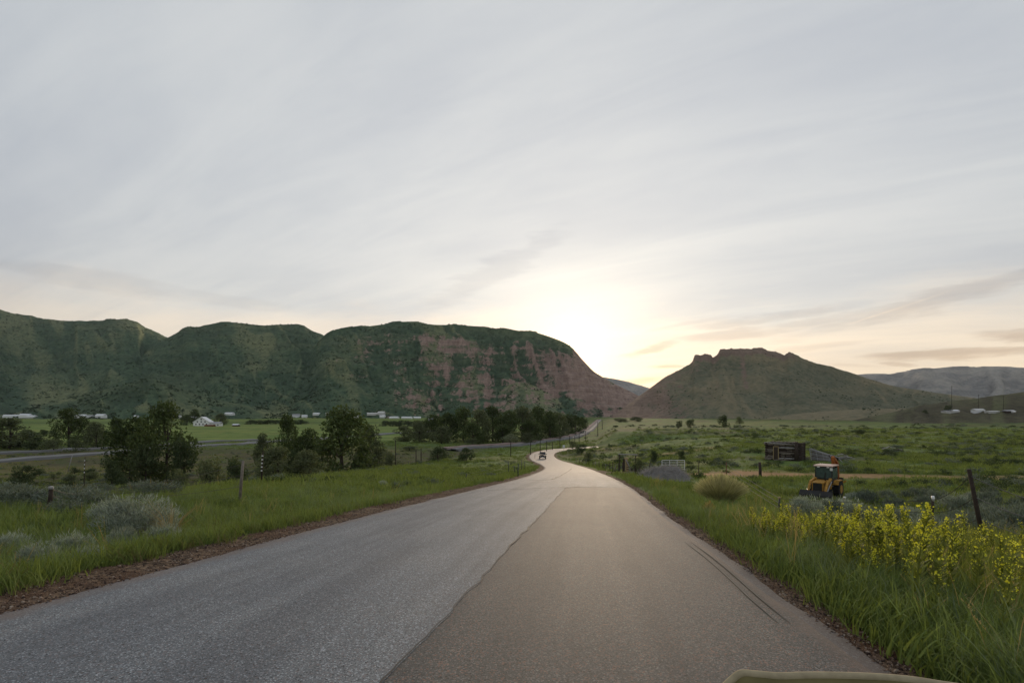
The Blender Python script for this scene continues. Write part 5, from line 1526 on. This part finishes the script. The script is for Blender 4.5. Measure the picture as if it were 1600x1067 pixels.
part('rail', MB().box((2 * k, -0.4, 4 * k), (19 * k, 0.06, 0.8 * k), (0, 0, -0.06)), DW, o)

# white pipe gate
b = hit(1052, 738); k = b.y / FPX
g = thing('pipe_gate', b + Vector((0, 0, 0.15)), 0.05, 'white tubular farm gate leaning behind the grey brush pile', 'gate')
W, H = 36 * k, 17 * k
r = 0.034
part('frame', MB().tube([(-W/2, 0, 0), (-W/2, 0, H)], r).tube([(W/2, 0, 0), (W/2, 0, H)], r).tube([(-W/2, 0, H), (W/2, 0, H)], r).tube([(-W/2, 0, 0), (W/2, 0, 0)], r), M['white_paint'], g)
for i in range(1, 5):
    part('rail', MB().tube([(-W/2, 0, H * i / 5), (W/2, 0, H * i / 5)], r * 0.75), M['white_paint'], g)
for x in (-W/6, W/6):
    part('upright', MB().tube([(x, -0.03, 0), (x, -0.03, H)], r * 0.8), M['white_paint'], g)

# grey brush pile in front of the gate
b = hit(1045, 752); k = b.y / FPX
o = thing('brush_pile', b, 0, 'heap of grey dead brush in front of the white gate', 'pile')
Wp, Hp = 82 * k, 23 * k
n = 200
U, Vv = np.meshgrid(np.linspace(-1, 1, 60), np.linspace(-1, 1, 34))
rr = np.sqrt(U ** 2 + Vv ** 2)
hh = np.clip(1 - rr ** 2.2, 0, 1) ** 0.6 * (0.50 + 1.0 * fbm(U * 3 + 5, Vv * 3, 401, 3))
zz_ = Hp * hh * 0.82 + 0.10 * (fbm(U * 11, Vv * 11, 402, 3) - 0.5)
me = np_mesh('heap', np.stack([U.ravel() * Wp / 2, Vv.ravel() * 1.6 + 1.4, np.where(rr.ravel() >= 1, -0.3, zz_.ravel() - 0.1)], 1), grid_faces(34, 60), M['twigs'])
link('heap', me, None, o)
n = 4200
u = rng.uniform(-1, 1, n); v = rng.uniform(-1, 1, n); keep = u ** 2 + v ** 2 < 1; u, v = u[keep], v[keep]
z = Hp * np.clip(1 - np.sqrt(u ** 2 + v ** 2) ** 2.2, 0, 1) ** 0.6 * (0.50 + 1.0 * fbm(u * 3 + 5, v * 3, 401, 3)) * 0.82 - 0.05
P = np.stack([u * Wp / 2, v * 1.6 + 1.4, z], 1)
d = rng.normal(size=(len(u), 3)); d[:, 2] = np.abs(d[:, 2]) * 0.7; d /= np.linalg.norm(d, axis=1)[:, None]
s = np.cross(d, rng.normal(size=d.shape)); s /= np.linalg.norm(s, axis=1)[:, None]
L = rng.uniform(0.15, 0.60, len(u))[:, None]
me = np_mesh('twigs', np.stack([P - s * .009, P + s * .009, P + d * L + s * .005, P + d * L - s * .005], 1).reshape(-1, 3), np.arange(4 * len(u)).reshape(-1, 4), M['twigs'], smooth=False)
kind(link('twigs', me, None, o), 'stuff')

# ------------------------------------------------------------------ old log cabin, fallen shed and timber
b = hit(1227, 718); k = b.y / FPX
cab = thing('log_cabin', b + Vector((0, 0, -0.1)), R(-39), 'roofless old log cabin of dark logs with pale chinking', 'cabin')
W, D, H = 45 * k, 3.8, 27 * k
nl = 10
lh = H / nl
part('inner_wall', MB().box((0, -D/2 + 0.08, H / 2 - 0.2), (W - 0.25, 0.10, H - 0.4)).box((W/2 - 0.04, 0, H/2 - 0.25), (0.10, D - 0.25, H - 0.5)).box((0, D/2, H/2 - 0.3), (W - .25, 0.1, H - 0.6)).box((-W/2, 0, H/2 - 0.2), (0.1, D - .25, H - .4)), M['dark_wood'], cab)
for i in range(nl - 1):
    for j in range(5):
        if random.random() < 0.72:
            x0 = -W/2 + W * j / 5 + random.uniform(0, .3); x1 = min(W/2 - .1, x0 + W / 5 * random.uniform(0.5, 0.95))
            part('chinking', MB().box(((x0 + x1) / 2, -D/2 + 0.0, lh * (i + 1) + random.uniform(-.02, .02)), (x1 - x0, 0.08, lh * random.uniform(.16, .34)), (0, random.uniform(-.03, .03), 0)), M['chink'], cab)
door = (-0.20 * W, 0.155 * W)
for i in range(nl):
    z = lh * (i + 0.5)
    topc = 1.0 - 0.32 * (i == nl - 1) - 0.10 * (i == nl - 2)
    for (x0, x1) in ([(-W/2 - .2, door[0] - door[1]/2), (door[0] + door[1]/2, W/2 * topc)] if 1 <= i < 8 else [(-W/2 - .2 - random.uniform(0, .25), W/2 * topc + random.uniform(0, .2))]):
        part('log', MB().tube([(x0, -D/2 - 0.06, z + random.uniform(-.04, .04)), ((x0 + x1)/2, -D/2 - 0.07, z + random.uniform(-.04, .03)), (x1, -D/2 - 0.06, z + random.uniform(-.06, .03))], lh * random.uniform(0.34, 0.42), 7), (DW, OWD, DW, OWD, M['grey_wood'])[random.randrange(5)], cab, True)
    part('log', MB().tube([(W/2 + 0.02, -D/2 - .2, z + lh * .35), (W/2 + 0.02, D/2 + .1, z + lh * .35)], lh * 0.46, 7), DW, cab, True)
    part('log', MB().tube([(-W/2 - 0.02, -D/2 - .2, z + lh * .35), (-W/2 - 0.02, D/2 + .1, z + lh * .35)], lh * 0.46, 7), DW, cab, True)
    part('log', MB().tube([(-W/2 - .2, D/2 + 0.05, z), (W/2 + .2, D/2 + .05, z)], lh * 0.45, 7), DW, cab, True)
part('door', MB().box((door[0], -D/2 - 0.10, H * 0.43), (door[1] * 0.9, 0.08, H * 0.70)), M['dark_wood'], cab)
part('door_frame', MB().box((door[0] - door[1]/2, -D/2 - .13, H * .43), (.10, .12, H * .74)).box((door[0] + door[1]/2, -D/2 - .13, H * .43), (.10, .12, H * .74)).box((door[0], -D/2 - .13, H * .81), (door[1], .12, .1)), M['tan_wood'], cab)
part('plate_beam', MB().tube([(-W/2 - .3, -D/2 - .05, H + .05), (W/2 - 0.4, -D/2 - .05, H - 0.16)], 0.09, 7), M['grey_wood'], cab, True)
for x in np.linspace(-W/2 + .3, W/2 - .9, 7):
    part('rafter_stub', MB().tube([(x, -D/2 - .3, H + .08), (x + random.uniform(-.2, .2), D/2 + .2, H + 0.12)], 0.06, 6), OWD, cab, True)
for i in range(7):
    x = random.uniform(-W/2, W/2)
    part('fallen_board', MB().box((x, -D/2 - random.uniform(.25, .7), random.uniform(.15, .5)), (random.uniform(.7, 1.5), .05, .14), (random.uniform(-.3, .3), random.uniform(-.9, .9), random.uniform(-.5, .5))), OWD, cab)
part('corner_post', MB().tube([(W/2 - .3, -D/2 - .3, 0), (W/2 - .3, -D/2 - .3, H * 1.10)], [0.3, 0.24], 8), DW, cab, True)

b = hit(1280, 720); k = b.y / FPX
sh = thing('fallen_shed', b + Vector((0, 0, 0.0)), R(-30), 'collapsed shed with a slatted roof leaning on the ground', 'shed')
W2, H2 = 26 * k, 18 * k
# the leaning slatted side: a parallelogram, higher on its left
def q(u, v):
    return Vector((-W2/2 + u * W2 + 0.25 * (1 - v), 0.35 - 0.8 * v * 0 + (1 - v) * -0.5, v * (H2 * (1 - 0.42 * u))))
for i in range(11):
    v0 = (i + 0.5) / 11
    part('slat', MB().tube([q(0.02, v0), q(0.98, v0)], 0.048, 5), M['grey_wood'] if i % 4 else OWD, sh)
for u0 in (0.0, 0.33, 0.66, 1.0):
    part('upright', MB().tube([q(u0, 0) + Vector((0, 0.08, 0)), q(u0, 1) + Vector((0, 0.08, 0.05))], 0.065, 5), M['grey_wood'], sh)
part('ridge_beam', MB().tube([(-W2/2 + .1, 0.4, H2 + .05), (W2/2 + 18 * k, 0.5, H2 * 0.22)], 0.08, 6), M['grey_wood'], sh, True)
for i in range(6):
    x = W2/2 + (i * 2.6) * k
    hz_ = H2 * (0.55 - 0.06 * i)
    part('rafter', MB().tube([(x, 0.4, hz_), (x + random.uniform(-.8, .6), -1.0, 0.05)], 0.055, 5), M['grey_wood'] if i % 2 else DW, sh, True)
part('back_wall', MB().add([(-W2/2 + .5, 0.9, 0), (W2/2 + 12 * k, 0.9, 0), (W2/2 + 12 * k, 0.7, H2 * .3), (-W2/2 + .3, 0.6, H2 * .9), (-W2/2 + .3, 0.98, 0), (W2/2 + 12 * k, 0.98, 0), (W2/2 + 12 * k, 0.78, H2 * .3), (-W2/2 + .3, 0.68, H2 * .9)],
     [(0, 1, 2, 3), (7, 6, 5, 4), (0, 4, 5, 1), (2, 6, 7, 3), (1, 5, 6, 2), (0, 3, 7, 4)]), M['dark_wood'], sh)
b = hit(1313, 719); k = b.y / FPX
lp = thing('timber_pile', b, 0.1, 'pale grey fallen boards heaped behind the digger', 'pile')
for i in range(22):
    x = random.uniform(-12, 12) * k; y = random.uniform(-0.8, 1.0); z = 0.25 + random.uniform(0, 1) * 0.95 * (1 - abs(x) / (14 * k))
    part('board', MB().box((x, y, z), (random.uniform(0.8, 2.1), 0.16, 0.05), (random.uniform(-.2, .2), random.uniform(-.35, .3), random.uniform(-.6, .6))), M['grey_wood'] if i % 4 else OWD, lp)
b = hit(1262, 719); k = b.y / FPX
lp = thing('timber_pile', b, 0.0, 'few low boards between the cabin and the fallen shed', 'pile')
for i in range(6):
    part('board', MB().box((random.uniform(-4, 4) * k, random.uniform(-.4, .4), 0.1 + i * .09), (random.uniform(.8, 1.4), .14, .05), (0, random.uniform(-.1, .1), random.uniform(-.4, .4))), OWD, lp)
b = hit(1395, 708); k = b.y / FPX
lp = thing('timber_pile', b, 0.0, 'dark heap of old planks far right in the pasture', 'pile')
for i in range(12):
    part('plank', MB().box((random.uniform(-10, 10) * k, random.uniform(-.6, .6), 0.3 + random.random() * .8), (random.uniform(1.2, 2.6), .2, .06), (random.uniform(-.2, .2), random.uniform(-.3, .3), random.uniform(-.5, .5))), DW if i % 3 else M['grey_wood'], lp)

# ------------------------------------------------------------------ backhoe loader
b = hit(1290, 776)
S = (50 / FPX * b.y) / 2.75
bh = thing('backhoe_loader', b, R(-47), 'worn yellow backhoe loader parked in the pasture, bucket towards the road', 'digger')
bh.scale = (S, S, S)
Yl, Or, Bk = M['machine_yellow'], M['machine_orange'], M['black_steel']
# the machine faces -y
part('bucket', MB().prism([(-2.55, 0.12), (-2.95, 0.08), (-2.85, 0.45), (-2.55, 0.78), (-2.45, 0.75), (-2.40, 0.30)], -1.2, 1.2), Bk, bh)
part('engine_hood', MB().prism([(-2.15, 0.75), (-2.15, 1.42), (-0.75, 1.55), (-0.75, 0.75)], -0.42, 0.42), Yl, bh)
part('grille', MB().box((0, -2.17, 1.05), (0.66, 0.06, 0.62)), Bk, bh)
part('front_bumper', MB().box((0, -2.2, 0.62), (0.95, 0.16, 0.22)), Or, bh)
part('chassis', MB().box((0, -0.3, 0.68), (0.75, 3.6, 0.35)), Bk, bh)
for s in (-1, 1):
    part('loader_arm', MB().tube([(s * 0.62, -0.75, 1.62), (s * 0.64, -1.75, 1.42), (s * 0.64, -2.15, 0.95), (s * 0.62, -2.45, 0.45)], [0.10, 0.12, 0.12, 0.09], 4), Yl, bh)
    part('hydraulic_ram', MB().tube([(s * 0.5, -0.9, 0.95), (s * 0.55, -1.8, 1.28)], 0.05, 6).tube([(s * 0.74, -1.1, 1.45), (s * 0.74, -2.2, 0.75)], 0.045, 6), M['chrome'], bh)
    part('loader_tower', MB().box((s * 0.55, -0.78, 1.25), (0.16, 0.22, 0.9)), Yl, bh)
    fw = part('wheel', MB().tube([(s * 0.62, -1.65, 0.42), (s * 0.90, -1.65, 0.42)], 0.42, 14), M['rubber'], bh)
    part('rim', MB().tube([(s * 0.89, -1.65, 0.42), (s * 0.92, -1.65, 0.42)], 0.22, 10), Yl, fw)
    rw = part('wheel', MB().tube([(s * 0.62, 0.45, 0.72), (s * 1.05, 0.45, 0.72)], 0.72, 16), M['rubber'], bh)
    part('rim', MB().tube([(s * 1.04, 0.45, 0.72), (s * 1.08, 0.45, 0.72)], 0.36, 12), Yl, rw)
    part('mudguard', MB().prism([(-0.35, 1.15), (-0.1, 1.48), (0.9, 1.50), (1.15, 1.2), (1.1, 1.16), (0.88, 1.44), (-0.08, 1.42), (-0.3, 1.12)], s * 0.6 if s > 0 else -1.05, 1.05 if s > 0 else -0.6), Yl, bh)
    part('side_window', MB().box((s * 0.645, 0.22, 2.08), (0.03, 1.35, 0.86)), M['glass_teal'], bh)
    part('headlight', MB().box((s * 0.36, -0.66, 2.60), (0.18, 0.06, 0.10)), M['lamp_glass'], bh)
    part('stabiliser_leg', MB().tube([(s * 0.5, 1.45, 0.9), (s * 1.15, 1.5, 1.35)], 0.08, 4), Yl, bh)
fr = MB()
for (x, y) in ((-.64, -.55), (.64, -.55), (-.64, 0.95), (.64, 0.95), (-.64, 0.2), (.64, 0.2)):
    fr.tube([(x, y, 1.45), (x * 0.93, y + (0.05 if y < 0 else -0.02), 2.64)], 0.05, 4)
part('cab_frame', fr, Bk, bh)
part('cab_base', MB().box((0, 0.2, 1.42), (1.30, 1.55, 0.36)), Bk, bh)
part('windscreen', MB().box((0, -0.54, 2.12), (1.16, 0.03, 0.94), (0.03, 0, 0)), M['glass_teal'], bh)
part('wiper', MB().box((0.1, -0.58, 1.9), (0.02, 0.02, 0.5), (0, 0.4, 0)), Bk, bh)
part('rear_window', MB().box((0, 0.96, 2.12), (1.16, 0.03, 0.94)), M['glass_dark'], bh)
part('mirror', MB().box((0.62, -0.72, 2.45), (0.20, 0.04, 0.24)), M['lamp_glass'], bh)
part('cab_roof', MB().prism([(-0.72, 2.66), (-0.66, 2.76), (1.05, 2.76), (1.12, 2.66)], -0.72, 0.72), M['highlight_roof'], bh, label='cab roof with a pinkish highlight in its colour')
part('boom', MB().tube([(0.1, 1.45, 0.9), (0.12, 1.95, 2.3), (0.15, 1.45, 3.35)], [0.20, 0.20, 0.14], 4), Or, bh)
part('dipper', MB().tube([(0.15, 1.45, 3.35), (0.28, 2.35, 2.75), (0.3, 2.5, 1.4)], [0.16, 0.13, 0.10], 4), Or, bh)
part('rear_bucket', MB().prism([(2.1, 0.9), (2.75, 0.95), (2.85, 1.45), (2.5, 1.5), (2.45, 1.2), (2.2, 1.2)], 0.0, 0.62), Bk, bh)
part('exhaust', MB().tube([(0.3, -1.2, 1.5), (0.3, -1.2, 2.2)], 0.045, 8), Bk, bh)

# ------------------------------------------------------------------ the off-roader coming up the road
b = Vector((8.25, 138, 0)); b.z = float(road_z(138)) + CAMZ + 0.02
car = thing('off_roader', b, R(-3), 'dark off-road car with black roof driving towards us on the far bend', 'car')
JP = M['jeep_paint']
part('body', MB().prism([(-1.95, 0.55), (-1.98, 1.02), (-0.75, 1.12), (-0.62, 1.15), (1.85, 1.15), (1.9, 0.55)], -0.80, 0.80), JP, car)
part('roof', MB().prism([(-0.35, 1.80), (-0.28, 1.88), (1.80, 1.86), (1.86, 1.80)], -0.72, 0.72), M['black_steel'], car)
cf = MB()
for s in (-1, 1):
    cf.tube([(s * .76, -0.68, 1.15), (s * .70, -0.32, 1.82)], 0.045, 4).tube([(s * .76, 0.5, 1.15), (s * .70, 0.5, 1.82)], 0.05, 4).tube([(s * .76, 1.8, 1.15), (s * .70, 1.76, 1.82)], 0.06, 4)
part('cabin_frame', cf, M['black_steel'], car)
part('windscreen', MB().box((0, -0.50, 1.49), (1.34, 0.03, 0.72), (-0.48, 0, 0)), M['glass_dark'], car)
part('front_bumper', MB().box((0, -2.12, 0.62), (1.62, 0.22, 0.22)), M['black_steel'], car)
part('grille', MB().box((0, -1.985, 0.87), (0.85, 0.04, 0.32)), M['black_steel'], car)
part('licence_plate', MB().box((0, -2.245, 0.60), (0.42, 0.02, 0.14)), M['white_paint'], car)
for s in (-1, 1):
    part('headlight', MB().tube([(s * 0.56, -1.96, 0.90), (s * 0.56, -2.02, 0.90)], 0.11, 10), M['lamp_glass'], car)
    part('fender', MB().prism([(-1.95, 0.85), (-1.8, 1.0), (-1.0, 1.0), (-0.85, 0.8), (-0.9, 0.76), (-1.05, 0.93), (-1.75, 0.93), (-1.9, 0.8)], s * .78 if s > 0 else -.98, .98 if s > 0 else -.78), M['black_steel'], car)
    part('side_mirror', MB().box((s * 0.97, -0.55, 1.28), (0.22, 0.10, 0.20)), M['black_steel'], car)
    part('side_window', MB().box((s * 0.735, 0.65, 1.48), (0.02, 2.1, 0.58)), M['glass_dark'], car)
    for y in (-1.40, 1.25):
        wh = part('wheel', MB().tube([(s * .62, y, 0.42), (s * .92, y, 0.42)], 0.42, 14), M['rubber'], car)
        part('rim', MB().tube([(s * .91, y, 0.42), (s * .935, y, 0.42)], 0.22, 10), M['chrome'], wh)

# ------------------------------------------------------------------ the olive canvas edge of the vehicle we are looking out of
hd = thing('vehicle_hood', (0.66, 0.92, 0.0), 0, 'soft edged olive canvas covered hood poking in at the bottom right', 'vehicle')
Yh = 0.92
outline = [(1128, 1075), (1146, 1058), (1157, 1050), (1180, 1050.5), (1215, 1053.5), (1260, 1052.5), (1320, 1053), (1380, 1055.5), (1430, 1060), (1475, 1067), (1540, 1076), (1640, 1090)]
P = catmull([((px - 800) / FPX * Yh, (HOR - py) / FPX * Yh + CAMZ) for px, py in outline], 8)
nP = len(P); rows = [(0.0, 0.0), (0.006, -0.012), (-0.02, -0.03), (-0.10, -0.06), (-0.28, -0.10), (-0.50, -0.16)]
V = []
for (yo, zo) in [(0.03, -0.9), (0.03, -0.10)] + [(0.015 * math.cos(t) , 0.012 * math.sin(t) - 0.012) for t in (0.0, 0.8, 1.57)] + [(-0.03, -0.016), (-0.10, -0.045), (-0.25, -0.12), (-0.40, -0.22)]:
    for x, z in P:
        V.append((x - 0.66, Yh - 0.92 + yo, z + zo))
nr = len(V) // nP
me = np_mesh('panel', np.array(V), grid_faces(nr, nP), M['olive'])
link('panel', me, None, hd)
mb = MB().tube([(x - 0.66, 0.0, z - 0.004) for x, z in P], 0.008, 8)
part('piping', mb, M['olive_rim'], hd, True)

# ------------------------------------------------------------------ evening haze
hm = bpy.data.materials.new('haze_air'); hm.use_nodes = True
n = NT(hm.node_tree)
pv = n.new('ShaderNodeVolumePrincipled')
pv.inputs['Color'].default_value = (0.80, 0.86, 0.95, 1)
pv.inputs['Density'].default_value = 2.6e-5
pv.inputs['Anisotropy'].default_value = 0.25
ho = n.new('ShaderNodeOutputMaterial')
n.t.links.new(pv.outputs[0], ho.inputs['Volume'])
hb = MB().box((0, 0, 305), (20000, 20000, 670))
hz_o = kind(link('haze', hb.mesh('haze'), hm), 'stuff')
